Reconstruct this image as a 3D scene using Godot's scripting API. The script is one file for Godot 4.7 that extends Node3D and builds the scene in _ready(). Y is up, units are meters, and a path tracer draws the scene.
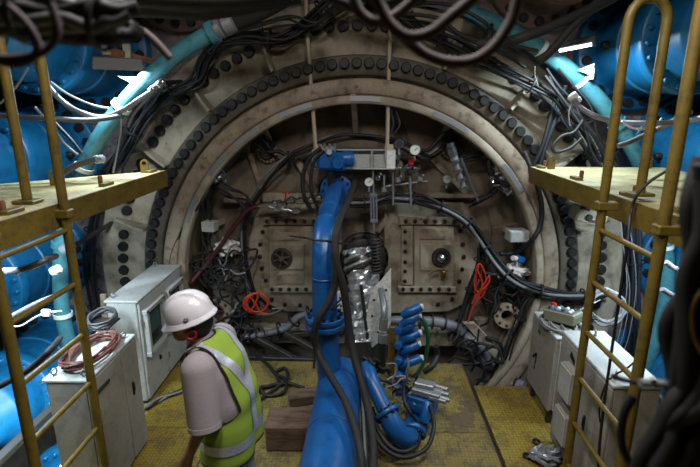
extends Node3D
# The inside of a tunnel boring machine shield: bulkhead, drive motors, walkways, switch cabinets, pipes, hoses and a worker.
# Metres, y up. The floor is at y = 0, the shield's axis runs along z through (AX.x, AX.y).

const AX := Vector3(-0.03, 0.83, 0.0)
var M := {}
var taken := {}
var bolt_meshes := {}

func v(x: float, y: float, z: float) -> Vector3:
	return Vector3(x, y, z)

func _ready() -> void:
	camera_and_lights()
	materials()
	shell()
	bearing_ring()
	floor_plates()
	platforms()
	motors()
	teal_pipes()
	cabinets()
	bulkhead()
	pipework()
	worker()
	hoses()
	small_things()
	lamps()

func camera_and_lights() -> void:
	var cam := Camera3D.new()
	cam.name = "camera"
	add_child(cam)
	cam.position = Vector3(0, 2.74, 0)
	cam.rotation_degrees = Vector3(-14.7, 1.5, 0)
	cam.fov = 52.84
	cam.near = 0.05
	cam.far = 60.0
	var lens := CameraAttributesPhysical.new()
	lens.frustum_focus_distance = 3.6
	lens.frustum_focal_length = 24.15
	lens.exposure_aperture = 1.4
	lens.frustum_near = 0.05
	lens.frustum_far = 60.0
	cam.attributes = lens
	cam.current = true
	var env := Environment.new()
	env.background_mode = Environment.BG_COLOR
	env.background_color = Color(0.01, 0.01, 0.012)
	env.tonemap_mode = Environment.TONE_MAPPER_LINEAR
	env.tonemap_exposure = 1.0
	env.sdfgi_enabled = true
	env.ssao_enabled = true
	env.ssil_enabled = true
	var we := WorldEnvironment.new()
	we.name = "world_environment"
	we.environment = env
	add_child(we)

# ---------------------------------------------------------------- mesh helpers
func B() -> SurfaceTool:
	var st := SurfaceTool.new()
	st.begin(Mesh.PRIMITIVE_TRIANGLES)
	return st

func tri(st: SurfaceTool, a: Vector3, b: Vector3, c: Vector3, n: Vector3) -> void:
	if (b - a).cross(c - a).dot(n) > 0.0:
		var t := b
		b = c
		c = t
	st.set_normal(n)
	st.add_vertex(a)
	st.set_normal(n)
	st.add_vertex(b)
	st.set_normal(n)
	st.add_vertex(c)

func quad(st: SurfaceTool, a: Vector3, b: Vector3, c: Vector3, d: Vector3, n: Vector3) -> void:
	tri(st, a, b, c, n)
	tri(st, a, c, d, n)

func tri3(st: SurfaceTool, a: Vector3, b: Vector3, c: Vector3, na: Vector3, nb: Vector3, nc: Vector3) -> void:
	if (b - a).cross(c - a).dot(na + nb + nc) > 0.0:
		var t := b
		b = c
		c = t
		t = nb
		nb = nc
		nc = t
	st.set_normal(na)
	st.add_vertex(a)
	st.set_normal(nb)
	st.add_vertex(b)
	st.set_normal(nc)
	st.add_vertex(c)

func box(st: SurfaceTool, c: Vector3, s: Vector3, b := 0.0, bas := Basis()) -> void:
	var h := s * 0.5
	b = minf(b, minf(h.x, minf(h.y, h.z)) * 0.9)
	var p := func(ax: int, sg: Array) -> Vector3:
		var q := Vector3.ZERO
		for k in 3:
			q[k] = sg[k] * (h[k] if k == ax else h[k] - b)
		return c + bas * q
	for ax in 3:
		var i := (ax + 1) % 3
		var j := (ax + 2) % 3
		for s1 in [-1, 1]:
			var sg := [0, 0, 0]
			var pts := []
			for k in [[-1, -1], [1, -1], [1, 1], [-1, 1]]:
				sg[ax] = s1
				sg[i] = k[0]
				sg[j] = k[1]
				pts.append(p.call(ax, sg))
			var n := Vector3.ZERO
			n[ax] = s1
			quad(st, pts[0], pts[1], pts[2], pts[3], bas * n)
			if b > 0.0:
				for s2 in [-1, 1]:
					var e := [0, 0, 0]
					e[ax] = s1
					e[i] = s2
					e[j] = -1
					var a0: Vector3 = p.call(ax, e)
					var b0: Vector3 = p.call(i, e)
					e[j] = 1
					var a1: Vector3 = p.call(ax, e)
					var b1: Vector3 = p.call(i, e)
					var en := Vector3.ZERO
					en[ax] = s1
					en[i] = s2
					quad(st, a0, a1, b1, b0, (bas * en).normalized())
	if b > 0.0:
		for sx in [-1, 1]:
			for sy in [-1, 1]:
				for sz in [-1, 1]:
					var sg := [sx, sy, sz]
					tri(st, p.call(0, sg), p.call(1, sg), p.call(2, sg), (bas * Vector3(sx, sy, sz)).normalized())

# a profile of (radius, z) turned about the local z axis; outside lies to the right of its direction
func lathe(st: SurfaceTool, prof: Array, xf := Transform3D(), n := 24, a0 := 0.0, a1 := TAU) -> void:
	var nr := []
	for i in prof.size() - 1:
		var d: Vector2 = prof[i + 1] - prof[i]
		nr.append(Vector2(d.y, -d.x).normalized())
	for i in prof.size() - 1:
		var na: Vector2 = nr[i]
		var nb: Vector2 = nr[i]
		if i > 0 and nr[i - 1].dot(nr[i]) > 0.7:
			na = (nr[i - 1] + nr[i]).normalized()
		if i < nr.size() - 1 and nr[i + 1].dot(nr[i]) > 0.7:
			nb = (nr[i + 1] + nr[i]).normalized()
		for k in n:
			var t0 := a0 + (a1 - a0) * k / n
			var t1 := a0 + (a1 - a0) * (k + 1) / n
			var u0 := Vector2(sin(t0), cos(t0))
			var u1 := Vector2(sin(t1), cos(t1))
			var P := func(q: Vector2, u: Vector2) -> Vector3: return xf * Vector3(q.x * u.x, q.x * u.y, q.y)
			var N := func(q: Vector2, u: Vector2) -> Vector3: return (xf.basis * Vector3(q.x * u.x, q.x * u.y, q.y)).normalized()
			var A: Vector3 = P.call(prof[i], u0)
			var C: Vector3 = P.call(prof[i + 1], u1)
			var Bq: Vector3 = P.call(prof[i], u1)
			var D: Vector3 = P.call(prof[i + 1], u0)
			if prof[i].x > 1e-6:
				tri3(st, A, Bq, C, N.call(na, u0), N.call(na, u1), N.call(nb, u1))
			if prof[i + 1].x > 1e-6:
				tri3(st, A, C, D, N.call(na, u0), N.call(nb, u1), N.call(nb, u0))

func smooth(pts: Array, per := 6, closed := false) -> Array:
	if pts.size() < 3:
		return pts
	var out := []
	var n := pts.size()
	for i in (n if closed else n - 1):
		var a: Vector3 = pts[(i - 1 + n) % n] if closed else pts[maxi(i - 1, 0)]
		var b: Vector3 = pts[i]
		var c: Vector3 = pts[(i + 1) % n]
		var d: Vector3 = pts[(i + 2) % n] if closed else pts[mini(i + 2, n - 1)]
		for k in per:
			out.append(b.cubic_interpolate(c, a, d, float(k) / per))
	if not closed:
		out.append(pts[n - 1])
	return out

# a round tube along points; r is a radius or one for each point
func tube(st: SurfaceTool, pts: Array, r, n := 8, closed := false, caps := true) -> void:
	var cnt := pts.size()
	var rings := []
	var nors := []
	var up := Vector3.UP
	for i in cnt:
		var t: Vector3 = (pts[(i + 1) % cnt] - pts[(i - 1 + cnt) % cnt]) if closed else (pts[mini(i + 1, cnt - 1)] - pts[maxi(i - 1, 0)])
		t = t.normalized()
		if i == 0 and absf(t.dot(up)) > 0.9:
			up = Vector3.RIGHT
		up = (up - t * up.dot(t)).normalized()
		var side := t.cross(up)
		var ring := []
		var nor := []
		var rr: float = r[i] if r is Array else r
		for k in n:
			var a := TAU * k / n
			var d := up * cos(a) + side * sin(a)
			ring.append(pts[i] + d * rr)
			nor.append(d)
		rings.append(ring)
		nors.append(nor)
	for i in (cnt if closed else cnt - 1):
		var j := (i + 1) % cnt
		for k in n:
			var l := (k + 1) % n
			tri3(st, rings[i][k], rings[i][l], rings[j][l], nors[i][k], nors[i][l], nors[j][l])
			tri3(st, rings[i][k], rings[j][l], rings[j][k], nors[i][k], nors[j][l], nors[j][k])
	if caps and not closed:
		for e in [0, cnt - 1]:
			var nn: Vector3 = (pts[0] - pts[1]).normalized() if e == 0 else (pts[cnt - 1] - pts[cnt - 2]).normalized()
			for k in n:
				tri(st, pts[e], rings[e][k], rings[e][(k + 1) % n], nn)

# an outline in the local xy plane, from z0 to z1, with a chamfer on its front
func prism(st: SurfaceTool, poly: Array, z0: float, z1: float, xf := Transform3D(), b := 0.0) -> void:
	var pk := PackedVector2Array(poly)
	if Geometry2D.is_polygon_clockwise(pk):
		pk.reverse()
	var n := pk.size()
	var ins := PackedVector2Array()
	for i in n:
		var d0 := (pk[i] - pk[(i - 1 + n) % n]).normalized()
		var d1 := (pk[(i + 1) % n] - pk[i]).normalized()
		var n0 := Vector2(-d0.y, d0.x)
		var n1 := Vector2(-d1.y, d1.x)
		var m := (n0 + n1).normalized()
		ins.append(pk[i] + m * b / maxf(0.4, m.dot(n0)))
	var sgn := signf(z1 - z0)
	for f in 2:
		var src := ins if f == 1 else pk
		var z := z1 if f == 1 else z0
		var ix := Geometry2D.triangulate_polygon(src)
		var nn := (xf.basis * Vector3(0, 0, sgn if f == 1 else -sgn)).normalized()
		for t in ix.size() / 3:
			tri(st, xf * Vector3(src[ix[t * 3]].x, src[ix[t * 3]].y, z), xf * Vector3(src[ix[t * 3 + 1]].x, src[ix[t * 3 + 1]].y, z), xf * Vector3(src[ix[t * 3 + 2]].x, src[ix[t * 3 + 2]].y, z), nn)
	var zc := z1 - sgn * b
	for i in n:
		var j := (i + 1) % n
		var d := (pk[j] - pk[i]).normalized()
		var o := Vector3(d.y, -d.x, 0)
		quad(st, xf * Vector3(pk[i].x, pk[i].y, z0), xf * Vector3(pk[j].x, pk[j].y, z0), xf * Vector3(pk[j].x, pk[j].y, zc), xf * Vector3(pk[i].x, pk[i].y, zc), (xf.basis * o).normalized())
		if b > 0.0:
			quad(st, xf * Vector3(pk[i].x, pk[i].y, zc), xf * Vector3(pk[j].x, pk[j].y, zc), xf * Vector3(ins[j].x, ins[j].y, z1), xf * Vector3(ins[i].x, ins[i].y, z1), (xf.basis * (o + Vector3(0, 0, sgn))).normalized())

func V2(x: float, y: float) -> Vector2:
	return Vector2(x, y)

# a frame at a point whose local z axis runs along dir
func along(at: Vector3, dir: Vector3) -> Transform3D:
	var z := dir.normalized()
	var up := Vector3.UP if absf(z.y) < 0.95 else Vector3.FORWARD
	var x := up.cross(z).normalized()
	return Transform3D(Basis(x, z.cross(x), z), at)

func disc(st: SurfaceTool, r: float, z0: float, z1: float, xf: Transform3D, n := 20, b := 0.0) -> void:
	lathe(st, [V2(0, z0), V2(r, z0), V2(r, z1 - b), V2(r - b, z1), V2(0, z1)] if b > 0.0 else [V2(0, z0), V2(r, z0), V2(r, z1), V2(0, z1)], xf, n)

func rod(st: SurfaceTool, a: Vector3, b: Vector3, r: float, n := 10) -> void:
	tube(st, [a, b], r, n)

func circle_pts(c: Vector3, ax: Vector3, r: float, n := 24, squash := 1.0) -> Array:
	var x := along(c, ax)
	var out := []
	for k in n:
		out.append(x * Vector3(cos(TAU * k / n) * r, sin(TAU * k / n) * r * squash, 0))
	return out

# ---------------------------------------------------------------- nodes
func numbered(called: String) -> String:
	taken[called] = taken.get(called, 0) + 1
	return called if taken[called] == 1 else "%s_%03d" % [called, taken[called] - 1]

func tag(o: Node3D, label: String, category: String, group := "") -> Node3D:
	o.set_meta("label", label)
	o.set_meta("category", category)
	if group:
		o.set_meta("group", group)
	return o

func thing(called: String, label: String, category: String, at := Vector3.ZERO, group := "", turn := 0.0) -> Node3D:
	var o := Node3D.new()
	o.name = numbered(called)
	add_child(o)
	o.position = at
	o.rotation.y = turn
	return tag(o, label, category, group)

func obj(called: String, st: SurfaceTool, m: Material, parent: Node3D) -> MeshInstance3D:
	return inst(called, st.commit(), m, parent)

func inst(called: String, mesh: Mesh, m: Material, parent: Node3D, xf := Transform3D()) -> MeshInstance3D:
	var o := MeshInstance3D.new()
	o.mesh = mesh
	o.material_override = m
	if parent == self:
		o.name = numbered(called)
		add_child(o)
	else:
		var k := 0
		var nm := called
		while parent.has_node(nm):
			k += 1
			nm = "%s_%03d" % [called, k]
		o.name = nm
		parent.add_child(o, true)
	o.transform = xf
	return o

func structure(called: String) -> Node3D:
	var o := Node3D.new()
	o.name = called
	add_child(o)
	o.set_meta("kind", "structure")
	return o

# a socket-head or hexagon bolt standing on z = 0, shared by all of one size
func bolt_mesh(r: float, h: float, sides := 12) -> Mesh:
	var key := "%.4f %.4f %d" % [r, h, sides]
	if not bolt_meshes.has(key):
		var st := B()
		if sides == 12:
			lathe(st, [V2(r, 0), V2(r, h * 0.75), V2(r * 0.85, h), V2(0, h)], Transform3D(), 12)
		else:
			lathe(st, [V2(r, 0), V2(r, h * 0.85), V2(r * 0.8, h), V2(0, h)], Transform3D(), sides)
		bolt_meshes[key] = st.commit()
	return bolt_meshes[key]

func hose(called: String, label: String, m: Material, r: float, pts: Array, group := "", category := "hose") -> MeshInstance3D:
	var st := B()
	tube(st, smooth(pts), r, 8)
	var o := obj(called, st, m, self)
	tag(o, label, category, group)
	return o

# several cables tied side by side: one thing, each cable and tie a part
func bundle(called: String, label: String, m, r: float, n: int, pts: Array, spread: float, sd: int, ties := 0, group := "", category := "cables") -> Node3D:
	var t := thing(called, label, category, Vector3.ZERO, group)
	var rng := RandomNumberGenerator.new()
	rng.seed = sd
	for k in n:
		var a := TAU * k / n + rng.randf() * 0.6
		var q := []
		for i in pts.size():
			var wob := Vector3(rng.randf_range(-1, 1), rng.randf_range(-1, 1), rng.randf_range(-1, 1)) * spread * 0.45
			q.append(pts[i] + Vector3(cos(a), sin(a), sin(a * 2.0 + 1.0)) * spread + wob)
		var st := B()
		tube(st, smooth(q, 5), r * rng.randf_range(0.8, 1.15), 6)
		obj("cable", st, m[k % m.size()] if m is Array else m, t)
	var sm := smooth(pts, 6)
	for k in ties:
		var i := int((k + 0.5) * (sm.size() - 1) / ties)
		var d: Vector3 = (sm[mini(i + 1, sm.size() - 1)] - sm[maxi(i - 1, 0)])
		var st := B()
		lathe(st, [V2(spread * 1.5 + r, -0.008), V2(spread * 1.5 + r * 1.35, -0.008), V2(spread * 1.5 + r * 1.35, 0.008), V2(spread * 1.5 + r, 0.008)], along(sm[i], d), 12)
		obj("cable_tie", st, M.rubber, t)
	return t

# a flexible coil of cable: n turns
func coil(st: SurfaceTool, c: Vector3, ax: Vector3, r: float, cr: float, turns: int, sd: int, squash := 1.0, lift := 0.6) -> void:
	var rng := RandomNumberGenerator.new()
	rng.seed = sd
	var x := along(c, ax)
	var pts := []
	var per := 14
	for k in turns * per + 1:
		if k % per == 0:
			pass
		var a := TAU * k / per
		var rr := r * (1.0 + rng.randf_range(-0.09, 0.09))
		pts.append(x * Vector3(cos(a) * rr, sin(a) * rr * squash, cr * lift * 2.0 * k / per + rng.randf_range(-0.3, 0.3) * cr))
	tube(st, smooth(pts, 2), cr, 6)

# ---------------------------------------------------------------- materials
func noise_bytes(n: int, sd: int, freq: float, oct := 4, type := FastNoiseLite.TYPE_SIMPLEX_SMOOTH) -> PackedByteArray:
	var f := FastNoiseLite.new()
	f.seed = sd
	f.noise_type = type
	f.frequency = freq
	f.fractal_octaves = oct
	return f.get_seamless_image(n, n).get_data()

# base colour, a second tone in broad patches, dark grime in finer blotches and small chips or spots
func grime(n: int, sd: int, base: Color, alt: Color, dark: Color, spot: Color, freq: float, k_alt: float, k_dark: float, k_spot: float) -> ImageTexture:
	var a := noise_bytes(n, sd, freq, 4)
	var b := noise_bytes(n, sd + 7, freq * 3.0, 5)
	var c := noise_bytes(n, sd + 13, freq * 9.0, 3)
	var out := PackedByteArray()
	out.resize(n * n * 3)
	for i in n * n:
		var fa := a[i] / 255.0
		var fb := b[i] / 255.0
		var fc := c[i] / 255.0
		var col := base.lerp(alt, smoothstep(0.35, 0.75, fa) * k_alt)
		col = col.lerp(dark, smoothstep(0.5, 0.85, fb * 0.65 + fa * 0.35) * k_dark)
		col = col.lerp(spot, smoothstep(0.74, 0.8, fc * 0.7 + fb * 0.3) * k_spot)
		var g := 0.94 + 0.12 * fc
		out[i * 3] = int(clampf(col.r * g, 0, 1) * 255)
		out[i * 3 + 1] = int(clampf(col.g * g, 0, 1) * 255)
		out[i * 3 + 2] = int(clampf(col.b * g, 0, 1) * 255)
	return ImageTexture.create_from_image(Image.create_from_data(n, n, false, Image.FORMAT_RGB8, out))

func tex_mat(key: String, t: Texture2D, scale: float, rough: float, metal := 0.0, tint := Color.WHITE) -> StandardMaterial3D:
	var m := StandardMaterial3D.new()
	m.resource_name = key
	m.albedo_color = tint
	m.albedo_texture = t
	m.uv1_triplanar = true
	m.uv1_world_triplanar = true
	m.uv1_scale = Vector3.ONE * scale
	m.roughness = rough
	m.metallic = metal
	M[key] = m
	return m

func plain_mat(key: String, c: Color, rough: float, metal := 0.0) -> StandardMaterial3D:
	var m := StandardMaterial3D.new()
	m.resource_name = key
	m.albedo_color = c
	m.roughness = rough
	m.metallic = metal
	M[key] = m
	return m

# raised bars of checker plate, 1 m of plate in n pixels
func tread_maps(n: int, pitch: int) -> Array:
	var h := PackedByteArray()
	h.resize(n * n)
	var half := pitch / 2.0
	for y in n:
		for x in n:
			var cx := int(x / half)
			var cy := int(y / half)
			var u := fmod(x, half) - half / 2
			var w := fmod(y, half) - half / 2
			var s := 1.0 if (cx + cy) % 2 == 0 else -1.0
			var p := (u + s * w) * 0.7071
			var q := (u - s * w) * 0.7071
			var d := 1.0 - pow(p / (half * 0.52), 2) - pow(q / (half * 0.17), 2)
			h[y * n + x] = int(255 * smoothstep(0.0, 0.5, d))
	return [ImageTexture.create_from_image(Image.create_from_data(n, n, false, Image.FORMAT_L8, h)), h]

func floor_tex(n: int, sd: int, tread: PackedByteArray, base: Color, worn: Color, dirt: Color, stain: Color, k_dirt: float) -> ImageTexture:
	var a := noise_bytes(n, sd, 0.004, 4)
	var b := noise_bytes(n, sd + 3, 0.02, 5)
	var c := noise_bytes(n, sd + 9, 0.09, 3)
	var out := PackedByteArray()
	out.resize(n * n * 3)
	for i in n * n:
		var t := tread[i] / 255.0
		var fa := a[i] / 255.0
		var fb := b[i] / 255.0
		var fc := c[i] / 255.0
		var col := base.lerp(worn, t * 0.9)
		var d := smoothstep(0.38, 0.7, fa * 0.55 + fb * 0.45) * k_dirt * (1.0 - 0.45 * t)
		col = col.lerp(dirt, d)
		col = col.lerp(stain, smoothstep(0.68, 0.8, fb * 0.5 + fc * 0.5) * 0.7)
		out[i * 3] = int(clampf(col.r, 0, 1) * 255)
		out[i * 3 + 1] = int(clampf(col.g, 0, 1) * 255)
		out[i * 3 + 2] = int(clampf(col.b, 0, 1) * 255)
	return ImageTexture.create_from_image(Image.create_from_data(n, n, false, Image.FORMAT_RGB8, out))

func materials() -> void:
	var steel := grime(512, 11, Color(0.60, 0.56, 0.49), Color(0.50, 0.45, 0.38), Color(0.33, 0.28, 0.23), Color(0.2, 0.16, 0.12), 0.006, 0.9, 0.6, 0.4)
	tex_mat("bulkhead", steel, 0.45, 0.8)
	var brown := grime(512, 23, Color(0.45, 0.40, 0.34), Color(0.36, 0.31, 0.26), Color(0.24, 0.19, 0.145), Color(0.46, 0.41, 0.34), 0.006, 0.8, 0.6, 0.2)
	tex_mat("recess", brown, 0.5, 0.8)
	var pale := grime(512, 31, Color(0.56, 0.50, 0.43), Color(0.48, 0.42, 0.35), Color(0.28, 0.22, 0.17), Color(0.18, 0.14, 0.1), 0.009, 0.9, 0.75, 0.75)
	tex_mat("pale_ring", pale, 0.6, 0.7)
	var darkst := grime(256, 41, Color(0.24, 0.22, 0.20), Color(0.19, 0.17, 0.16), Color(0.10, 0.09, 0.08), Color(0.34, 0.29, 0.23), 0.012, 0.9, 0.7, 0.3)
	tex_mat("dark_steel", darkst, 1.2, 0.55, 0.3)
	tex_mat("bolt_black", darkst, 3.0, 0.55, 0.2, Color(0.55, 0.57, 0.6))
	tex_mat("ring_steel", grime(256, 43, Color(0.34, 0.31, 0.26), Color(0.27, 0.24, 0.2), Color(0.15, 0.13, 0.11), Color(0.42, 0.37, 0.3), 0.012, 0.9, 0.7, 0.3), 1.2, 0.65, 0.1)
	var blue := grime(256, 51, Color(0.06, 0.33, 0.58), Color(0.055, 0.29, 0.52), Color(0.05, 0.19, 0.37), Color(0.12, 0.16, 0.2), 0.012, 0.7, 0.6, 0.35)
	tex_mat("blue", blue, 1.3, 0.38)
	var blue2 := grime(256, 57, Color(0.035, 0.345, 0.51), Color(0.03, 0.31, 0.46), Color(0.03, 0.21, 0.32), Color(0.1, 0.14, 0.17), 0.012, 0.7, 0.6, 0.3)
	tex_mat("motor_blue", blue2, 1.1, 0.42)
	var teal := grime(256, 61, Color(0.24, 0.46, 0.50), Color(0.20, 0.41, 0.45), Color(0.15, 0.28, 0.31), Color(0.3, 0.25, 0.2), 0.014, 0.7, 0.6, 0.4)
	tex_mat("teal", teal, 1.6, 0.45)
	var yel := grime(256, 71, Color(0.40, 0.33, 0.10), Color(0.36, 0.30, 0.10), Color(0.25, 0.20, 0.09), Color(0.14, 0.11, 0.07), 0.014, 0.7, 0.6, 0.75)
	tex_mat("yellow", yel, 1.7, 0.5)
	tex_mat("lug_yellow", yel, 2.0, 0.5, 0.0, Color(1.0, 1.0, 0.75))
	M.lug_yellow.albedo_color = Color(1, 0.97, 0.8)
	var cab := grime(256, 81, Color(0.66, 0.67, 0.66), Color(0.63, 0.64, 0.63), Color(0.54, 0.53, 0.51), Color(0.42, 0.40, 0.38), 0.008, 0.7, 0.4, 0.3)
	tex_mat("cabinet", cab, 1.4, 0.55)
	var cab2 := grime(256, 83, Color(0.57, 0.56, 0.53), Color(0.54, 0.53, 0.50), Color(0.45, 0.43, 0.40), Color(0.34, 0.32, 0.29), 0.008, 0.7, 0.4, 0.3)
	tex_mat("cabinet_beige", cab2, 1.4, 0.55)
	var wood := grime(256, 91, Color(0.38, 0.29, 0.22), Color(0.30, 0.22, 0.16), Color(0.17, 0.12, 0.09), Color(0.45, 0.36, 0.28), 0.012, 0.9, 0.7, 0.2)
	tex_mat("wood", wood, 1.0, 0.85)
	M.wood.uv1_scale = Vector3(0.7, 4.0, 4.0)
	var rust := grime(256, 97, Color(0.38, 0.22, 0.13), Color(0.45, 0.30, 0.2), Color(0.17, 0.10, 0.07), Color(0.5, 0.42, 0.34), 0.014, 0.9, 0.8, 0.3)
	tex_mat("rust", rust, 1.6, 0.85)
	tex_mat("primer", grime(256, 99, Color(0.40, 0.30, 0.26), Color(0.34, 0.26, 0.23), Color(0.2, 0.14, 0.12), Color(0.5, 0.42, 0.36), 0.012, 0.9, 0.7, 0.3), 1.1, 0.7)
	var tr := tread_maps(1024, 52)
	var ft := floor_tex(1024, 101, tr[1], Color(0.53, 0.46, 0.16), Color(0.68, 0.60, 0.26), Color(0.38, 0.32, 0.18), Color(0.22, 0.17, 0.12), 0.75)
	var fm := tex_mat("floor_plate", ft, 0.8, 0.5)
	fm.heightmap_enabled = true
	fm.heightmap_texture = tr[0]
	fm.heightmap_scale = 0.5
	var fw := tex_mat("floor_worn", floor_tex(1024, 107, tr[1], Color(0.45, 0.39, 0.18), Color(0.57, 0.50, 0.25), Color(0.32, 0.27, 0.18), Color(0.2, 0.16, 0.12), 0.95), 0.8, 0.55)
	fw.heightmap_enabled = true
	fw.heightmap_texture = tr[0]
	fw.heightmap_scale = 0.4
	var pt := floor_tex(1024, 131, tr[1], Color(0.68, 0.64, 0.46), Color(0.78, 0.74, 0.56), Color(0.50, 0.46, 0.32), Color(0.33, 0.28, 0.2), 0.6)
	var pm := tex_mat("platform_plate", pt, 0.8, 0.55)
	pm.heightmap_enabled = true
	pm.heightmap_texture = tr[0]
	pm.heightmap_scale = 0.4
	plain_mat("rubber", Color(0.055, 0.055, 0.06), 0.6)
	plain_mat("rubber_dull", Color(0.09, 0.085, 0.085), 0.75)
	plain_mat("hose_grey", Color(0.30, 0.30, 0.31), 0.5)
	plain_mat("hose_brown", Color(0.23, 0.195, 0.195), 0.85)
	plain_mat("conduit", Color(0.42, 0.42, 0.44), 0.4)
	plain_mat("cable_white", Color(0.75, 0.76, 0.76), 0.5)
	plain_mat("cable_grey", Color(0.45, 0.45, 0.46), 0.5)
	plain_mat("cable_blue", Color(0.075, 0.09, 0.13), 0.65)
	plain_mat("cable_maroon", Color(0.26, 0.10, 0.11), 0.55)
	plain_mat("copper_cable", Color(0.42, 0.27, 0.24), 0.45)
	plain_mat("orange", Color(0.70, 0.19, 0.09), 0.45)
	plain_mat("red", Color(0.62, 0.05, 0.06), 0.45)
	plain_mat("green", Color(0.05, 0.3, 0.2), 0.5)
	plain_mat("chrome", Color(0.72, 0.73, 0.75), 0.22, 0.95)
	plain_mat("galvanised", Color(0.56, 0.57, 0.58), 0.45, 0.6)
	plain_mat("brass", Color(0.55, 0.42, 0.2), 0.35, 0.9)
	plain_mat("black_paint", Color(0.03, 0.03, 0.03), 0.5)
	plain_mat("white_paint", Color(0.78, 0.78, 0.76), 0.45)
	plain_mat("panel_dark", Color(0.17, 0.19, 0.19), 0.25)
	plain_mat("gauge_face", Color(0.8, 0.8, 0.76), 0.4)
	plain_mat("teal_box", Color(0.24, 0.36, 0.35), 0.5)
	plain_mat("drab", Color(0.46, 0.46, 0.38), 0.55)
	plain_mat("rod_paint", Color(0.66, 0.60, 0.52), 0.5)
	var foil := grime(256, 141, Color(0.86, 0.86, 0.87), Color(0.76, 0.76, 0.77), Color(0.5, 0.5, 0.5), Color(0.2, 0.19, 0.18), 0.02, 0.8, 0.5, 0.3)
	tex_mat("foil", foil, 3.0, 0.28, 0.6)
	tex_mat("white_sheet", grime(256, 147, Color(0.84, 0.83, 0.81), Color(0.78, 0.76, 0.73), Color(0.55, 0.5, 0.46), Color(0.1, 0.09, 0.08), 0.02, 0.7, 0.5, 0.8), 2.5, 0.5)
	tex_mat("patchy", grime(256, 151, Color(0.45, 0.41, 0.40), Color(0.38, 0.32, 0.31), Color(0.22, 0.19, 0.2), Color(0.62, 0.61, 0.6), 0.012, 0.9, 0.8, 0.8), 1.0, 0.7)
	var lamp := plain_mat("tube_glow", Color(0.9, 0.95, 1.0), 0.4)
	lamp.emission_enabled = true
	lamp.emission = Color(0.86, 0.95, 1.0)
	lamp.emission_energy_multiplier = 9.0
	var lamp2 := plain_mat("lamp_glow", Color(1.0, 0.97, 0.92), 0.4)
	lamp2.emission_enabled = true
	lamp2.emission = Color(1.0, 0.96, 0.9)
	lamp2.emission_energy_multiplier = 6.0
	var gl := plain_mat("glass", Color(0.9, 0.95, 0.95, 0.12), 0.05)
	gl.transparency = BaseMaterial3D.TRANSPARENCY_ALPHA
	# worker
	plain_mat("skin", Color(0.55, 0.36, 0.29), 0.55)
	plain_mat("hair", Color(0.03, 0.027, 0.025), 0.6)
	tex_mat("shirt", grime(256, 161, Color(0.60, 0.56, 0.58), Color(0.57, 0.53, 0.55), Color(0.50, 0.45, 0.47), Color(0.55, 0.5, 0.52), 0.03, 0.6, 0.5, 0.3), 6.0, 0.9)
	tex_mat("trousers", grime(256, 163, Color(0.55, 0.58, 0.63), Color(0.5, 0.53, 0.58), Color(0.42, 0.45, 0.5), Color(0.5, 0.53, 0.58), 0.03, 0.6, 0.5, 0.3), 6.0, 0.9)
	plain_mat("vest", Color(0.52, 0.62, 0.2), 0.8)
	tex_mat("reflective", grime(256, 167, Color(0.75, 0.76, 0.80), Color(0.62, 0.63, 0.68), Color(0.5, 0.5, 0.55), Color(0.9, 0.9, 0.95), 0.05, 0.9, 0.6, 0.7), 6.0, 0.35, 0.25)
	plain_mat("vest_trim", Color(0.04, 0.04, 0.045), 0.8)
	plain_mat("helmet", Color(0.82, 0.81, 0.84), 0.25)
	plain_mat("shoe", Color(0.08, 0.07, 0.06), 0.6)
	plain_mat("logo_blue", Color(0.1, 0.11, 0.22), 0.5)
	plain_mat("boot_sole", Color(0.05, 0.05, 0.05), 0.8)
	tex_mat("mud", grime(256, 171, Color(0.36, 0.29, 0.19), Color(0.31, 0.25, 0.17), Color(0.24, 0.19, 0.15), Color(0.42, 0.36, 0.2), 0.03, 0.8, 0.6, 0.5), 3.0, 0.8)
	plain_mat("lamp_grey", Color(0.27, 0.27, 0.27), 0.5)
	plain_mat("plastic_clear", Color(0.5, 0.52, 0.55), 0.2)

# ---------------------------------------------------------------- the shield and its bulkhead
func polar(deg: float, r: float, z: float) -> Vector3:
	return Vector3(AX.x + sin(deg_to_rad(deg)) * r, AX.y + cos(deg_to_rad(deg)) * r, z)

# local x runs outwards along the radius, z towards the viewer
func spoke(deg: float, r: float, z: float) -> Transform3D:
	var a := deg_to_rad(deg)
	var x := Vector3(sin(a), cos(a), 0)
	return Transform3D(Basis(x, Vector3(0, 0, 1).cross(x), Vector3(0, 0, 1)), polar(deg, r, z))

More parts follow.
